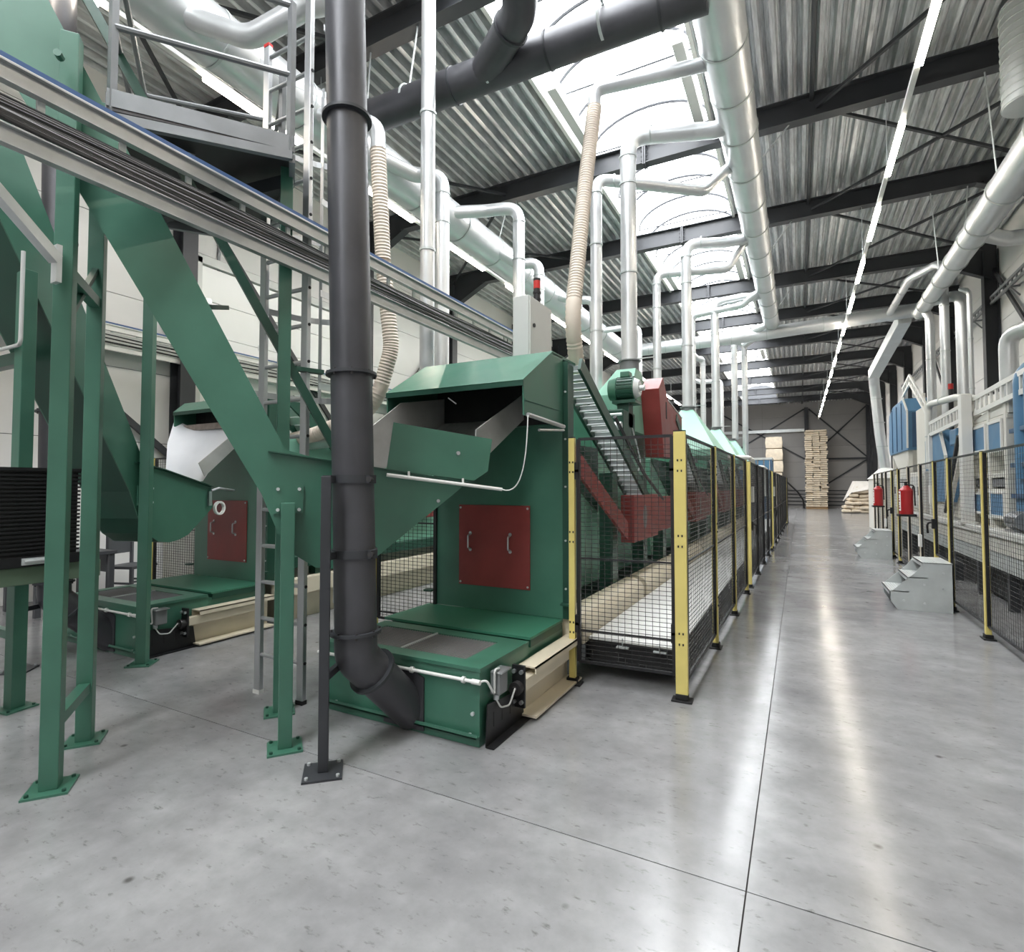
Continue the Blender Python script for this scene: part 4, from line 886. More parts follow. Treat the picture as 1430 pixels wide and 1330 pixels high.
def module(k, y0, ltop):
    """dryer module: mint housing, slat conveyor, red guards, motor, hood"""
    t = thing('dryer_module', ltop, 'machine', (-2.3, y0+2.2, 0), 'dryer modules of the first row')
    obj('housing', G().box(-3.0, -2.12, y0+.22, y0+4.25, .5, 2.05), 'mint', t, smooth=False, bev=.01)
    obj('housing_foot', G().box(-2.95, -2.2, y0+.3, y0+4.2, 0, .5), 'green_dk', t, smooth=False)
    obj('upper_housing', G().box(-2.85, -2.1, y0+1.9, y0+4.2, 2.05, 2.55), 'green', t, smooth=False, bev=.01)
    obj('upper_housing', G().prism([(-2.12, y0+.3, 2.05), (-2.12, y0+1.9, 2.05), (-2.12, y0+1.9, 1.3), (-2.12, y0+.3, 2.0)], (.02, 0, 0)), 'green_dk', t, smooth=False)
    c = lambda y, z, x: (x, y0+y, z)
    ya, za, yb, zb = .3, 2.70, 2.95, 1.34      # slat conveyor run (relative y, z)
    for x in (-1.96, -1.72):
        obj('stringer', G().beam(c(ya, za, x), c(yb, zb, x), .03, .12), 'green_dk', t, smooth=False)
    s0 = None; N = 24
    for i in range(N):
        q = (i+.5)/N; y = ya+(yb-ya)*q; z = za+(zb-za)*q
        if s0 is None:
            g = G(); g.beam(c(y, z, -1.95), c(y, z, -1.735), .012, .055, (0, -.46, .89)); g.beam(c(y-.02, z-.03, -1.95), c(y-.02, z-.03, -1.735), .045, .01, (0, -.46, .89)); s0 = obj('slat', g, 'galv_lt', t, smooth=False); yz = (y, z)
        else: share(s0, 'slat', t, (0, y-yz[0], z-yz[1]))
    obj('belt_guard', G().prism([c(.1, 1.98, -1.74), c(.1, 1.78, -1.74), c(1.78, 1.0, -1.74), c(1.78, 1.2, -1.74)], (.03, 0, 0)), 'red', t, smooth=False)
    g = G().box(-1.86, -1.7, y0+2.0, y0+3.2, .95, 1.5); rb_ = obj('foot_guard', g, 'red', t, smooth=False, bev=.008)
    obj('sight_hole', G().prism([(-1.699, y0+2.5+.09*math.cos(a)*1.0, 1.23+.15*math.sin(a)) for a in [2*math.pi*i/14 for i in range(14)]], (.003, 0, 0)), 'grey_mid', rb_, smooth=False)
    obj('side_guard', G().box(-1.84, -1.74, y0+3.25, y0+4.3, .98, 1.46), 'red', t, smooth=False, bev=.006)
    for y in (1.62, 2.95, 4.1):
        obj('support_leg', G().box(-1.96, -1.81, y0+y-.1, y0+y+.1, .335, 1.75 if y < 3 else 1.05), 'green_dk', t, smooth=False)
    if k == 0:
        tg = obj('tall_guard', G().prism([(-1.72, y0+3.42, 2.98), (-1.72, y0+3.69, 3.18), (-1.72, y0+4.02, 2.89), (-1.72, y0+5.1, 2.73), (-1.72, y0+5.1, 2.07), (-1.72, y0+3.7, 2.03)], (-.26, 0, 0)), 'red', t, smooth=False, bev=.006)
        obj('guard_slot', G().box(-1.719, -1.716, y0+3.85, y0+3.92, 2.6, 2.85), 'black_matt', tg, smooth=False)
        obj('top_ledge', G().beam((-1.85, y0+4.05, 2.90), (-1.85, y0+5.1, 2.745), .27, .02), 'cabinet', tg, smooth=False)
    # motor with fins on a bracket
    y, z = (y0+2.62, 2.86) if k == 0 else (y0+2.3, 2.1)
    mt = obj('motor_body', G().cyl((-2.06, y, z), (-1.84, y, z), .145, 24), 'green', t)
    obj('fan_cover', G().cyl((-2.17, y, z), (-2.06, y, z), .135, 24, .162), 'green', mt)
    fn = G()
    for i in range(20):
        a = 2*math.pi*i/20; fn.beam((-2.05, y+.155*math.cos(a), z+.155*math.sin(a)), (-1.85, y+.155*math.cos(a), z+.155*math.sin(a)), .008, .028, (0, -math.sin(a), math.cos(a)))
    obj('cooling_fins', fn, 'green_dk', mt, smooth=False)
    obj('end_bell', G().cyl((-1.84, y, z), (-1.78, y, z), .13, 20, .1).cyl((-1.78, y, z), (-1.72, y, z), .035, 12), 'galv_lt', mt)
    obj('terminal_box', G().box(-2.02, -1.9, y-.07, y+.07, z+.15, z+.22), 'green', mt, smooth=False, bev=.008)
    obj('motor_foot', G().box(-2.1, -1.8, y-.16, y+.16, z-.2, z-.16).box(-2.05, -1.9, y-.1, y+.1, z-.5, z-.2), 'green_dk', t, smooth=False)
    obj('gear_case', G().box(-2.12, -1.9, y-.35, y+.2, z-.75, z-.3), 'green_dk', t, smooth=False, bev=.02)
    obj('flow_pipe', G().tube([(-1.98, y-.1, z-.3), (-1.97, y-.15, z-.7), (-1.95, y-.1, 1.6)], .014, 8, bend=.1).tube([(-1.9, y+.05, z-.5), (-1.82, y+.2, 1.9), (-1.9, y, 1.62)], .01, 8, bend=.2), 'galv_lt', t)
    obj('drag_chain', G().tube([(-1.74, y0+1.4, 2.35), (-1.74, y0+2.6, 1.78), (-1.74, y0+3.7, 1.42)], .02, 8, bend=.1), 'black', t)
    obj('valve_handle', G().tube([(-1.95, y-.75, z-.42), (-1.8, y-.75, z-.42)], .016, 8).cyl((-1.9, y-.7, z-.55), (-1.82, y-.7, z-.55), .05, 12), 'galv_lt', t)
    # mint hood tapering to the riser
    hy = y0+3.36 if k == 0 else y0+3.0; zt = 3.36 if k == 0 else 3.2; r = .12; g = G(); hz = 2.86 if k == 0 else 2.3; bx0, bx1, by0, by1 = -2.5, -1.98, hy-.42, hy+.5
    if k: bx0, bx1, by0, by1 = -2.6, -1.35, hy-.95, hy+.95
    xm = -2.12 if k == 0 else -2.0
    vs = [(bx0, by0, hz), (bx1, by0, hz), (bx1, by1, hz), (bx0, by1, hz), (xm-r, hy-r, zt-.04), (xm+r, hy-r, zt-.04), (xm+r, hy+r, zt-.04), (xm-r, hy+r, zt-.04)]
    if k == 0: vs[4:] = [(xm-.14, hy-.16, zt-.11), (xm+.13, hy-.16, zt-.11), (xm+.13, hy+.16, zt-.11), (xm-.14, hy+.16, zt-.11)]
    g.add(vs, [(3, 2, 1, 0), (4, 5, 6, 7), (0, 1, 5, 4), (1, 2, 6, 5), (2, 3, 7, 6), (3, 0, 4, 7)]); h = obj('exhaust_hood', g, 'mint', t, smooth=False)
    obj('hood_skirt', G().box(bx0, bx1, by0, by1, hz-(.5 if k == 0 else .12), hz), 'mint', h, smooth=False)
    obj('hood_collar', G().cyl((xm, hy, zt-.12), (xm, hy, zt+.02), .135, 20).cyl((xm, hy, zt+.02), (xm, hy, zt+.035), .16, 20), 'grey_mid', h)
    obj('damper_arm', G().box(xm+.1, xm+.36, hy-.02, hy+.02, zt+.05, zt+.06), 'zinc', h, smooth=False)
    return t
for k, (y0, lab) in enumerate(((4.28, 'nearest dryer module with slat conveyor, green motor and red guard'), (8.58, 'second dryer module, with the second mint hood above the fence'), (12.9, 'third dryer module, with the third mint hood'), (16.95, 'farthest dryer module, with the last mint hood before the bag stacks'))):
    module(k, y0, lab)
br_ = thing('bent_pipe', 'white bent pipe on top of the fence line beside the last hoods', 'pipe', (-1.2, 17, 2.0))
obj('tube_body', G().tube([(-1.9, 14.6, 2.35), (-1.15, 15.4, 2.35), (-1.1, 16.2, 2.3), (-1.1, 16.3, 1.4)], .06, 12, bend=.2), 'white', br_)
br2_ = thing('bent_pipe', 'second white bent pipe just right of the first, below the last hood', 'pipe', (-1.1, 19, 2.0))
obj('tube_body', G().tube([(-1.6, 18.2, 2.2), (-1.0, 18.8, 2.2), (-.95, 19.6, 2.15), (-.95, 19.7, 1.3)], .07, 12, bend=.2), 'white', br2_)
wbx = thing('wall_box', 'white control box behind the second mint hood', 'box', (-2.5, 13.4, 2.6)); obj('box_body', G().box(-2.75, -2.35, 13.2, 13.6, 2.56, 3.15), 'white', wbx, smooth=False, bev=.01); obj('box_door', G().box(-2.35, -2.335, 13.23, 13.57, 2.6, 3.11), 'cabinet', wbx, smooth=False)
bk = thing('blue_cage', 'blue framed container behind the end of the left fence', 'cage', (-1.6, 25, 0))
for x in (-2.2, -1.0):
    for y in (24.4, 25.8): obj('cage_post', G().box(x-.04, x+.04, y-.04, y+.04, 0, 2.75), 'blue_dk', bk, smooth=False)
obj('cage_top', G().box(-2.25, -.95, 24.35, 25.85, 2.7, 2.78), 'cabinet', bk, smooth=False)
for k in range(5): obj('cage_panel', G().box(-2.15+k*.23, -1.98+k*.23, 24.38, 24.42, 1.9, 2.68), 'blue', bk, smooth=False); obj('cage_panel', G().box(-1.02, -.98, 24.5+k*.26, 24.7+k*.26, 1.9, 2.68), 'blue', bk, smooth=False)
obj('cage_body', G().box(-2.15, -1.05, 24.45, 25.75, .1, 1.9), 'blue_dk', bk, smooth=False)
# second row: long housings behind the second feeder (seen through the gaps)
s2 = thing('dryer_housing', 'long green housing of the second machine row behind the ladder', 'machine', (-6, 9, 0))
obj('housing', G().box(-6.7, -5.55, 4.55, 25, .75, 2.2), 'mint', s2, smooth=False); obj('base_trough', G().box(-6.6, -5.45, 4.55, 22, .0, .5), 'cream', s2, smooth=False)
obj('base_rail', G().box(-5.5, -5.3, 4.4, 22, .32, .5), 'cream', s2, smooth=False); obj('housing_shelf', G().box(-5.56, -5.4, 4.55, 22, .62, .75), 'green_dk', s2, smooth=False)
for k in range(6): obj('support_leg', G().box(-5.56, -5.44, 5.0+k*2.8, 5.14+k*2.8, .4, 1.9), 'green_dk', s2, smooth=False)
obj('red_guard', G().box(-5.5, -5.42, 5.6, 7.6, 1.1, 1.75), 'red', s2, smooth=False); obj('red_guard', G().box(-5.5, -5.42, 9.6, 11.6, 1.1, 1.75), 'red', s2, smooth=False)
s3 = thing('slat_conveyor', 'dark green slat conveyor of the second row behind the ladder cage', 'conveyor', (-5.6, 5, 1.2))
for x in (-5.84, -5.46): obj('stringer', G().beam((x, 4.6, 2.66), (x, 6.7, 1.12), .03, .14), 'green_dk', s3, smooth=False)
for i in range(18): q = (i+.5)/18; obj('slat', G().beam((-5.83, 4.6+2.1*q, 2.66-1.54*q), (-5.47, 4.6+2.1*q, 2.66-1.54*q), .02, .11, (0, -.59, .81)), 'galv_lt', s3, smooth=False)

# ================================================================== RIGHT HAND MACHINERY
rb = thing('conveyor_bed', 'long white conveyor bed with grey side panels behind the right fence', 'conveyor', (2.5, 10, 0))
obj('top_rail', G().box(2.3, 2.42, 5.0, 17.5, .93, 1.02), 'white', rb, smooth=False, bev=.01)
obj('bed_sheet', G().box(2.42, 3.3, 5.0, 17.5, .9, .95), 'machine_white', rb, smooth=False)
obj('cream_band', G().box(2.33, 2.36, 5.0, 17.5, .72, .92), 'machine_white', rb, smooth=False)
for k in range(9): obj('side_panel', G().box(2.34, 2.36, 5.05+k*1.38, 5.05+k*1.38+1.36, .5, .71), 'zinc', rb, smooth=False)
obj('under_panel', G().box(2.5, 2.52, 5.0, 17.5, .05, .5), 'black_matt', rb, smooth=False)
for k in range(10): obj('bed_leg', G().box(2.36, 2.46, 5.1+k*1.36, 5.2+k*1.36, 0, .9), 'char', rb, smooth=False)
wm = thing('windowed_machine', 'white machine with blue windows in a white frame behind the right fence', 'machine', (3, 10.5, .95))
obj('core', G().box(2.66, 3.8, 9.62, 11.5, .96, 2.62), 'machine_white', wm, smooth=False)
for y in (9.66, 10.4, 11.22, 11.5): obj('frame_post', G().box(2.48, 2.6, y-.05, y+.05, .96, 2.75), 'machine_white', wm, smooth=False, bev=.006)
for z in (.98, 1.16, 1.54, 1.76, 2.08, 2.56): obj('frame_rail', G().box(2.49, 2.62, 9.6, 11.55, z-.03, z+.03), 'machine_white', wm, smooth=False, bev=.005)
for (y0, y1, z0, z1) in ((10.5, 11.14, 2.16, 2.5), (9.76, 10.3, 2.13, 2.5), (10.6, 11.12, 1.22, 1.48), (9.74, 10.3, 1.2, 1.5)):
    o = obj('window_pane', G().box(2.465, 2.478, y0, y1, z0, z1), 'blue', wm, smooth=False); obj('window_frame', G().box(2.455, 2.48, y0-.04, y1+.04, z1, z1+.04).box(2.455, 2.48, y0-.04, y1+.04, z0-.04, z0).box(2.455, 2.48, y0-.04, y0, z0, z1).box(2.455, 2.48, y1, y1+.04, z0, z1), 'white', wm, smooth=False)
obj('gable_roof', G().prism([(2.5, 11.55, 2.6), (2.5, 9.55, 2.6), (2.5, 9.55, 2.8), (2.5, 9.9, 2.8)], (1.3, 0, 0)), 'machine_white', wm, smooth=False)
t0 = None
for k in range(20):
    if t0 is None: t0 = obj('rack_tooth', G().prism([(2.5, 9.65, 1.6), (2.5, 9.72, 1.6), (2.5, 9.77, 1.71), (2.5, 9.7, 1.71)], (.06, 0, 0)), 'grey_mid', wm, smooth=False)
    else: share(t0, 'rack_tooth', wm, (0, k*.092, 0))
obj('rack_back', G().box(2.56, 2.57, 9.6, 11.5, 1.58, 1.73), 'black_matt', wm, smooth=False)
bm_ = thing('blue_machine', 'blue machine with rounded upright ducts at the right picture edge', 'machine', (3, 8.4, .95))
obj('blue_body', G().box(2.5, 3.6, 7.0, 9.4, 1.05, 2.75), 'blue', bm_, smooth=False, bev=.02)
for k in range(6): obj('upright_duct', G().tube([(2.56, 7.3+k*.36, 1.7), (2.56, 7.3+k*.36, 3.05), (2.9, 7.3+k*.36, 3.25), (3.3, 7.3+k*.36, 3.05)], .13, 14, bend=.25), 'blue', bm_)
for z in (1.45, 1.85, 2.3): obj('ledge', G().box(2.46, 2.5, 7.0, 9.42, z, z+.06), 'blue_dk', bm_, smooth=False, bev=.006)
for y in (9.2, 8.85, 8.5, 8.1): obj('hand_hole', G().prism([(2.499, y+.1*math.cos(a), 1.98+.09*math.sin(a)) for a in [2*math.pi*i/12 for i in range(12)]], (-.004, 0, 0)), 'blue_dk', bm_, smooth=False)
obj('support_feet', G().box(2.55, 2.7, 7.1, 7.25, .95, 1.05).box(2.55, 2.7, 9.1, 9.25, .95, 1.05), 'grey_mid', bm_, smooth=False)
mo = thing('gear_motor', 'grey gear motor standing on the white conveyor bed at the right edge', 'motor', (2.45, 9.3, 1.02))
obj('motor_body', G().cyl((2.5, 9.0, 1.16), (2.5, 9.42, 1.16), .12, 20), 'grey_mid', mo); g = G()
for i in range(16): a = 2*math.pi*i/16; g.beam((2.5+.125*math.cos(a), 9.05, 1.16+.125*math.sin(a)), (2.5+.125*math.cos(a), 9.35, 1.16+.125*math.sin(a)), .006, .02, (-math.sin(a), 0, math.cos(a)))
obj('cooling_fins', g, 'grey_mid', mo, smooth=False); obj('motor_foot', G().box(2.38, 2.62, 9.05, 9.4, 1.02, 1.05), 'grey_mid', mo, smooth=False); obj('shaft_end', G().cyl((2.5, 9.42, 1.16), (2.5, 9.55, 1.16), .05, 14), 'zinc', mo)
co = thing('white_column', 'plain white square column carrying the right gantry', 'column', (2.55, 11.7, .95)); obj('column_body', G().box(2.3, 2.44, 11.0, 11.2, 1.05, 3.08), 'white', co, smooth=False, bev=.01); obj('column_plate', G().box(2.27, 2.47, 10.97, 11.23, 1.02, 1.05), 'white', co, smooth=False)
it = thing('toothed_conveyor', 'steep toothed conveyor strip beside the white column', 'conveyor', (2.5, 12.3, 1))
for dz in (0, -.32): obj('stringer', G().beam((2.5, 11.95, 2.6+dz), (2.5, 13.1, 1.15+dz*.4), .06, .05), 'machine_white', it, smooth=False)
for i in range(18): q = i/18; obj('tooth', G().beam((2.46, 12.0+1.08*q, 2.48-1.36*q), (2.46, 12.06+1.08*q, 2.4-1.36*q), .05, .06), 'char', it, smooth=False)
obj('backing_plate', G().prism([(2.6, 11.9, 1.03), (2.6, 13.2, 1.03), (2.6, 11.9, 2.2)], (.02, 0, 0)), 'machine_white', it, smooth=False)
sb2 = thing('blue_hood', 'small sloped blue hood with a white edge strip above the fence', 'hood', (2.8, 13.9, 1.3))
obj('hood_body', G().prism([(2.5, 13.3, 1.3), (2.5, 14.4, 1.3), (2.5, 14.4, 2.75), (2.5, 13.75, 2.75), (2.5, 13.3, 2.2)], (.55, 0, 0)), 'blue', sb2, smooth=False, bev=.01)
obj('edge_strip', G().beam((2.52, 13.27, 1.3), (2.52, 13.27, 2.2), .05, .03).beam((2.52, 13.27, 2.2), (2.52, 13.72, 2.77), .05, .03), 'white', sb2, smooth=False)
obj('hood_stand', G().box(2.55, 3.0, 13.4, 14.3, .95, 1.3), 'machine_white', sb2, smooth=False)
sm = thing('blue_motor_box', 'small blue motor box on a grey bracket left of the white column', 'motor', (2.6, 12.6, 2.2)); obj('box_body', G().box(2.5, 2.85, 12.35, 12.85, 2.36, 2.66), 'blue', sm, smooth=False, bev=.03); obj('bracket', G().box(2.6, 2.7, 12.5, 12.7, 2.0, 2.36).box(2.5, 3.0, 12.2, 13.0, 1.95, 2.0), 'zinc', sm, smooth=False)
lb_ = thing('dark_blue_machine', 'dark blue machine block behind the small blue hood', 'machine', (3.2, 15, 1)); obj('machine_body', G().box(2.75, 3.7, 12.2, 16.6, .95, 2.72), 'blue_dk', lb_, smooth=False, bev=.02); obj('machine_panel', G().box(2.72, 2.75, 15.0, 16.4, 1.9, 2.7), 'blue', lb_, smooth=False); obj('machine_panel', G().box(2.72, 2.75, 13.1, 13.3, 1.2, 2.5), 'machine_white', lb_, smooth=False)
wh = thing('white_hopper', 'white sheet metal hopper under the right gantry', 'hopper', (3.2, 13.5, 2.7))
obj('hopper_body', G().add([(2.8, 11.9, 2.75), (3.7, 11.9, 2.75), (3.7, 13.9, 2.75), (2.8, 13.9, 2.75), (3.1, 12.3, 3.25), (3.7, 12.3, 3.25), (3.7, 13.2, 3.25), (3.1, 13.2, 3.25)], [(3, 2, 1, 0), (4, 5, 6, 7), (0, 1, 5, 4), (1, 2, 6, 5), (2, 3, 7, 6), (3, 0, 4, 7)]), 'machine_white', wh, smooth=False)
obj('hopper_box', G().box(2.9, 3.8, 16.8, 18.6, 1.0, 3.7), 'machine_white', wh, smooth=False, bev=.01)
fw = thing('white_filter_unit', 'white low filter unit behind the far part of the right fence', 'machine', (2.9, 17, .95)); obj('unit_body', G().box(2.5, 3.4, 15.2, 19.5, 1.0, 1.95), 'machine_white', fw, smooth=False, bev=.02)
for k in range(6): obj('unit_door', G().box(2.48, 2.5, 15.3+k*.7, 15.9+k*.7, 1.1, 1.85), 'cabinet', fw, smooth=False); obj('door_handle', G().box(2.46, 2.48, 15.8+k*.7, 15.83+k*.7, 1.4, 1.6), 'black', fw, smooth=False)
bh = thing('blue_hood', 'large blue angular hood with lit top high behind the right fence', 'hood', (3.1, 20.5, 2.6))
pf_ = [(19.0, 2.65), (22.4, 2.65), (22.6, 2.9), (22.4, 4.0), (21.6, 4.2), (19.6, 4.2), (18.9, 3.75)]
obj('hood_body', G().prism([(2.75, y, z) for y, z in pf_], (.8, 0, 0)), 'blue', bh, smooth=False, bev=.02)
obj('front_panel', G().prism([(2.85, 18.93, 2.72), (3.5, 18.93, 2.72), (3.5, 18.86, 3.7), (2.85, 18.86, 3.7)], (0, -.03, 0)), 'blue_dk', bh, smooth=False)
obj('edge_strip', G().beam((2.74, 18.95, 2.7), (2.74, 18.88, 3.75), .04, .05).beam((2.74, 18.88, 3.75), (2.74, 19.6, 4.22), .04, .05), 'white', bh, smooth=False)
for y in (19.9, 20.8, 21.7): obj('panel_rib', G().box(2.73, 2.75, y-.02, y+.02, 2.7, 4.1), 'blue_dk', bh, smooth=False)
obj('funnel', G().add([(2.8, 19.3, 2.65), (3.5, 19.3, 2.65), (3.5, 22.2, 2.65), (2.8, 22.2, 2.65), (2.9, 20.2, 1.9), (3.4, 20.2, 1.9), (3.4, 21.4, 1.9), (2.9, 21.4, 1.9)], [(0, 1, 2, 3), (7, 6, 5, 4), (4, 5, 1, 0), (5, 6, 2, 1), (6, 7, 3, 2), (7, 4, 0, 3)]), 'machine_white', bh, smooth=False)
for y in (19.3, 22.2): obj('stand_leg', G().box(2.8, 2.9, y-.05, y+.05, 0, 2.65).box(3.4, 3.5, y-.05, y+.05, 0, 2.65), 'machine_white', bh, smooth=False)
fh = thing('white_hood', 'white pyramid hood at the foot of the far right down pipe', 'hood', (2.85, 24.5, 1.2))
obj('hood_body', G().add([(2.4, 22.9, 1.9), (3.4, 22.9, 1.9), (3.4, 26, 1.9), (2.4, 26, 1.9), (2.7, 24.3, 2.3), (3, 24.3, 2.3), (3, 24.7, 2.3), (2.7, 24.7, 2.3)], [(3, 2, 1, 0), (4, 5, 6, 7), (0, 1, 5, 4), (1, 2, 6, 5), (2, 3, 7, 6), (3, 0, 4, 7)]), 'white', fh, smooth=False); obj('hood_base', G().box(2.45, 3.4, 23, 26, 0, 1.9), 'machine_white', fh, smooth=False)
# white gantry trays
def ladder_tray(label, pts, h, w=.05, mat='white', pitch=.28):
    t = thing('ladder_tray', label, 'cable tray', pts[0], 'cable trays')
    for a, b in zip(pts, pts[1:]):
        a, b = Vector(a), Vector(b); up = Vector((0, 0, h))
        obj('side_rail', G().beam(a, b, .04, .07), mat, t, smooth=False); obj('side_rail', G().beam(a+up, b+up, .04, .07), mat, t, smooth=False)
        n = int((b-a).length/pitch)
        for i in range(n): p = a+(b-a)*((i+.5)/n); obj('tray_rung', G().beam(p, p+up, .03, .05, (0, 1, 0)), mat, t, smooth=False)
    return t
gt = ladder_tray('white upright ladder tray on the right gantry beside the white column', [(2.48, 5.5, 2.84), (2.48, 14.4, 2.70)], .24, pitch=.24)
obj('gantry_post', G().box(2.44, 2.5, 6.5, 6.6, .95, 2.84).box(2.44, 2.5, 14.3, 14.4, .95, 2.7), 'white', gt, smooth=False)
lt = ladder_tray('white ladder tray climbing over the large blue hood like a gable', [(2.9, 16.7, 3.2), (2.9, 19.45, 4.62), (2.9, 20.7, 4.4)], .24, pitch=.3)
for y, z in ((19.45, 4.6), (20.6, 4.45), (18.0, 3.9)): obj('tray_post', G().box(2.96, 3.02, y-.03, y+.03, 4.2 if y > 19 else 3.6, z+.2), 'white', lt, smooth=False)
wt = ladder_tray('dark ladder tray fixed high along the right wall', [(4.45, 7.0, 6.32), (4.45, 32, 6.3)], .16, mat='grey_mid', pitch=.3)
for y in (9.5, 13, 16.6, 19.6): obj('wall_bracket', G().beam((4.45, y, 6.28), (4.62, y, 6.28), .04, .04).beam((4.45, y, 6.26), (4.62, y, 6.05), .03, .03), 'grey_mid', wt, smooth=False)
bc2 = thing('signal_beacon', 'small red and black beacon among the right hand pipes', 'beacon', (2.95, 14.9, 3.42)); obj('beacon_stem', G().cyl((2.95, 14.9, 2.72), (2.95, 14.9, 3.72), .045, 12), 'black', bc2); obj('beacon_lens', G().cyl((2.95, 14.9, 3.72), (2.95, 14.9, 3.84), .05, 12), 'red_cap', bc2)

# ================================================================== FAR END STACKS
def bag_mesh(w, d, h, pinch=.55):
    g = G(); nx, ny = 4, 3; vs = []; sgn = (0, 1)
    for k, zf in enumerate((0, .5, 1)):
        for j in range(ny+1):
            for i in range(nx+1):
                u, v = i/nx*2-1, j/ny*2-1; e = 1-pinch*max(abs(u), abs(v))**6; s = 1 if k == 1 else .93
                vs.append((u*w/2*s, v*d/2*s, h/2+(zf-.5)*h*(e if k != 1 else 0)))
    N = (nx+1)*(ny+1); f = []
    for j in range(ny):
        for i in range(nx):
            a = j*(nx+1)+i; f.append((a+nx+1, a+nx+2, a+1, a)); f.append((2*N+a, 2*N+a+1, 2*N+a+nx+2, 2*N+a+nx+1))
    edge = [i for i in range(nx+1)]+[j*(nx+1)+nx for j in range(1, ny+1)]+[ny*(nx+1)+i for i in range(nx-1, -1, -1)]+[j*(nx+1) for j in range(ny-1, 0, -1)]
    for k in (0, 1):
        for a, b in zip(edge, edge[1:]+edge[:1]): f.append((k*N+a, k*N+b, (k+1)*N+b, (k+1)*N+a))
    return g.add(vs, f)
pal = thing('pallet', 'wooden pallet under the tall stack of paper bags at the far wall', 'pallet', (1.1, 45.6, 0))
for y in (45.2, 45.6, 46.0): obj('bearer', G().box(.43, 1.8, y-.05, y+.05, 0, .1), 'wood', pal, smooth=False)
for k in range(7): obj('top_board', G().box(.43+k*.197, .6+k*.197, 45.1, 46.1, .1, .125), 'wood', pal, smooth=False)
b0 = tag(obj('paper_bag', bag_mesh(.475, 1.0, .158, .28), 'bag'), 'paper bag in the tall beige stack against the far wall', 'bag', 'bags in the tall far stack'); rows = 37
b0.location = (.66, 45.6, .2)
ORD = 'first second third fourth fifth sixth seventh eighth ninth tenth eleventh twelfth thirteenth fourteenth fifteenth sixteenth seventeenth eighteenth nineteenth twentieth'.split()
ORD += ['twenty-'+o for o in ORD[:9]]+['thirtieth']+['thirty-'+o for o in ORD[:9]]
def bl(r, c): return 'paper bag in the tall far stack, %s column, %s' % (('left', 'middle', 'right')[c], 'lowest layer' if r == 0 else 'top layer' if r == rows-1 else '%s layer from the floor' % ORD[r])
b0['label'] = bl(0, 0)
for r in range(rows):
    for c in range(3):
        if r == 0 and c == 0: continue
        o = b0.copy(); COL.objects.link(o); o.location = (.66+c*.452+random.uniform(-.045, .045), 45.6+random.uniform(-.1, .1), .2+r*.1515); o.rotation_euler = (0, 0, random.uniform(-.1, .1)); o['label'] = bl(r, c)
for i in range(6):
    o = tag(obj('bale', bag_mesh(1.15, 1.1, .92, .12), 'bag'), ('bottom', 'second lowest', 'third', 'fourth', 'fifth', 'topmost')[i]+' big beige bale in the stack left of the tall bag stack', 'bale', 'bales in the far left stack'); o.location = (-1.62+random.uniform(-.06, .06), 45.3, .45+i*.885)
hpx = thing('film_sheet', 'white film sheet draped over the slumped bag heap on the far right', 'sheet', (3.1, 39.4, 0))
obj('sheet', G().add([(2.78, 38.72, 1.25), (4.0, 38.72, 1.5), (3.05, 39.2, 1.92), (4.1, 39.2, 1.92), (2.95, 40.2, 1.95), (4.1, 40.2, 1.95), (2.4, 39.75, .7), (2.42, 40.4, .7)], [(0, 1, 3, 2), (2, 3, 5, 4), (0, 2, 4, 6), (6, 4, 7)]), 'film', hpx, smooth=False)
k = 0
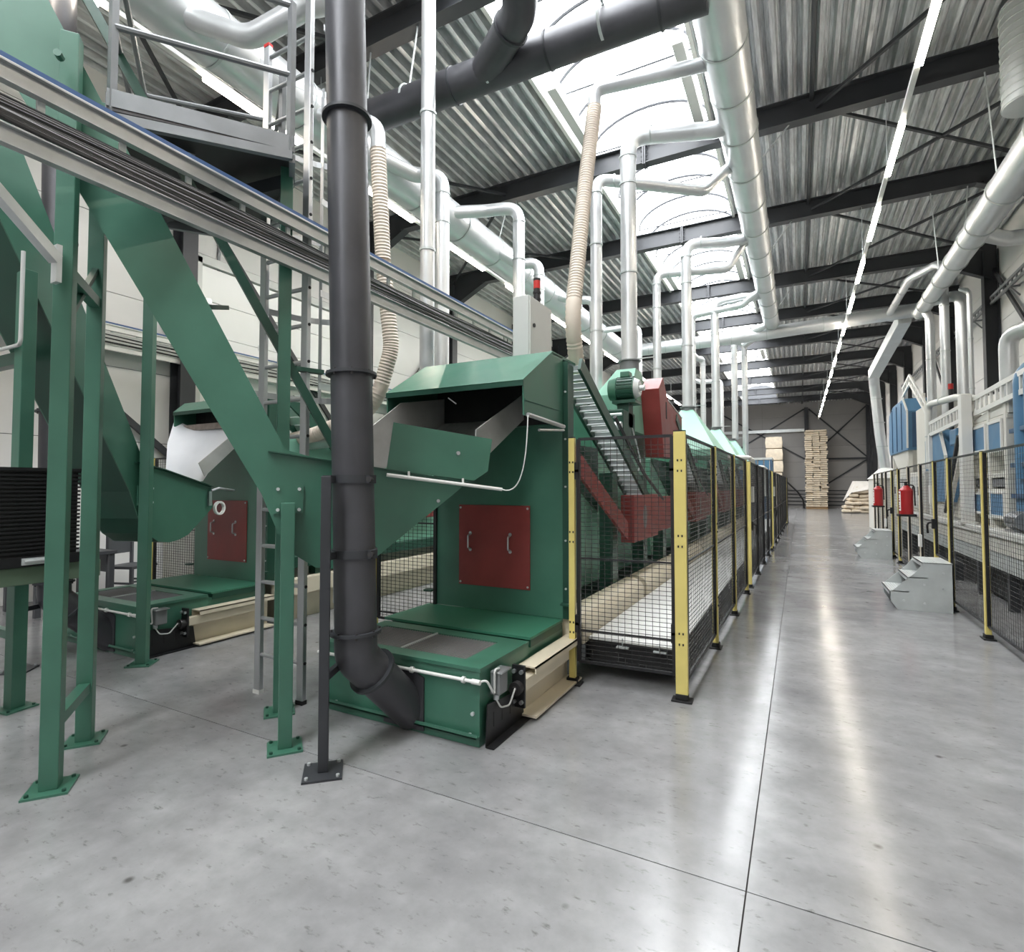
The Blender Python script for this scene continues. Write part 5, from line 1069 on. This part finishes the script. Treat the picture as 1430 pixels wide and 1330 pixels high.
for r, (x0, n) in enumerate(((2.3, 4), (2.38, 4), (2.5, 4), (2.62, 3), (2.75, 3), (2.9, 3), (3.0, 2))):
    for c in range(n):
        o = tag(obj('paper_bag', bag_mesh(.5, .9, .25, .4), 'bag'), 'paper bag in the slumped heap under white film, %s layer up, %s from left' % (ORD[r], ORD[c]), 'bag', 'bags in the slumped heap'); o.location = (x0+.22+c*.44, 39.2+random.uniform(-.08, .08)+r*.03, .13+r*.235); o.rotation_euler = (random.uniform(-.12, .12), random.uniform(-.1, .1), random.uniform(-.25, .25))
bh2 = thing('black_hose', 'black hose curving down to the floor beside the tall bag stack', 'hose', (.2, 46, 0)); obj('hose_body', G().tube([(-1.6, 46.2, 2.1), (-.9, 46.0, 2.05), (-.1, 45.9, 1.2), (.25, 45.9, .6), (.28, 45.9, .0)], .06, 10, bend=.5), 'black_matt', bh2)

# ================================================================== SEATING BY THE LEFT WALL
def chair(x, y, rz, label):
    t = thing('chair', label, 'chair', (x, y, 0)); c, s = math.cos(rz), math.sin(rz); T = lambda a, b, z: (x+a*c-b*s, y+a*s+b*c, z)
    def bxx(name, a0, a1, b0, b1, z0, z1): obj(name, G().prism([T(a0, b0, z0), T(a1, b0, z0), T(a1, b1, z0), T(a0, b1, z0)], (0, 0, z1-z0)), 'chair', t, smooth=False, bev=.006)
    bxx('seat', -.23, .23, -.22, .22, .42, .46); bxx('backrest', -.22, .22, .2, .23, .62, .9)
    for a in (-.2, .2):
        for b in (-.19, .2): bxx('leg', a-.02, a+.02, b-.02, b+.02, 0, .42 if b < 0 else .9)
    for a in (-.2, .2): bxx('stretcher', a-.012, a+.012, -.19, .2, .2, .23)
    bxx('stretcher', -.2, .2, -.2, -.18, .22, .25)
chair(-8.7, 4.55, 1.9, 'dark grey chair seen under the second elevator by the left wall')
tb = thing('side_table', 'dark grey table left of the chair by the left wall', 'table', (-8.6, 4.1, 0))
obj('table_top', G().box(-9.1, -8.2, 3.2, 4.1, .7, .74), 'chair', tb, smooth=False)
for x in (-9.05, -8.25):
    for y in (3.25, 4.05): obj('leg', G().box(x-.03, x+.03, y-.03, y+.03, 0, .7), 'chair', tb, smooth=False)
obj('apron', G().box(-9.0, -8.3, 4.02, 4.06, .45, .7), 'chair', tb, smooth=False)
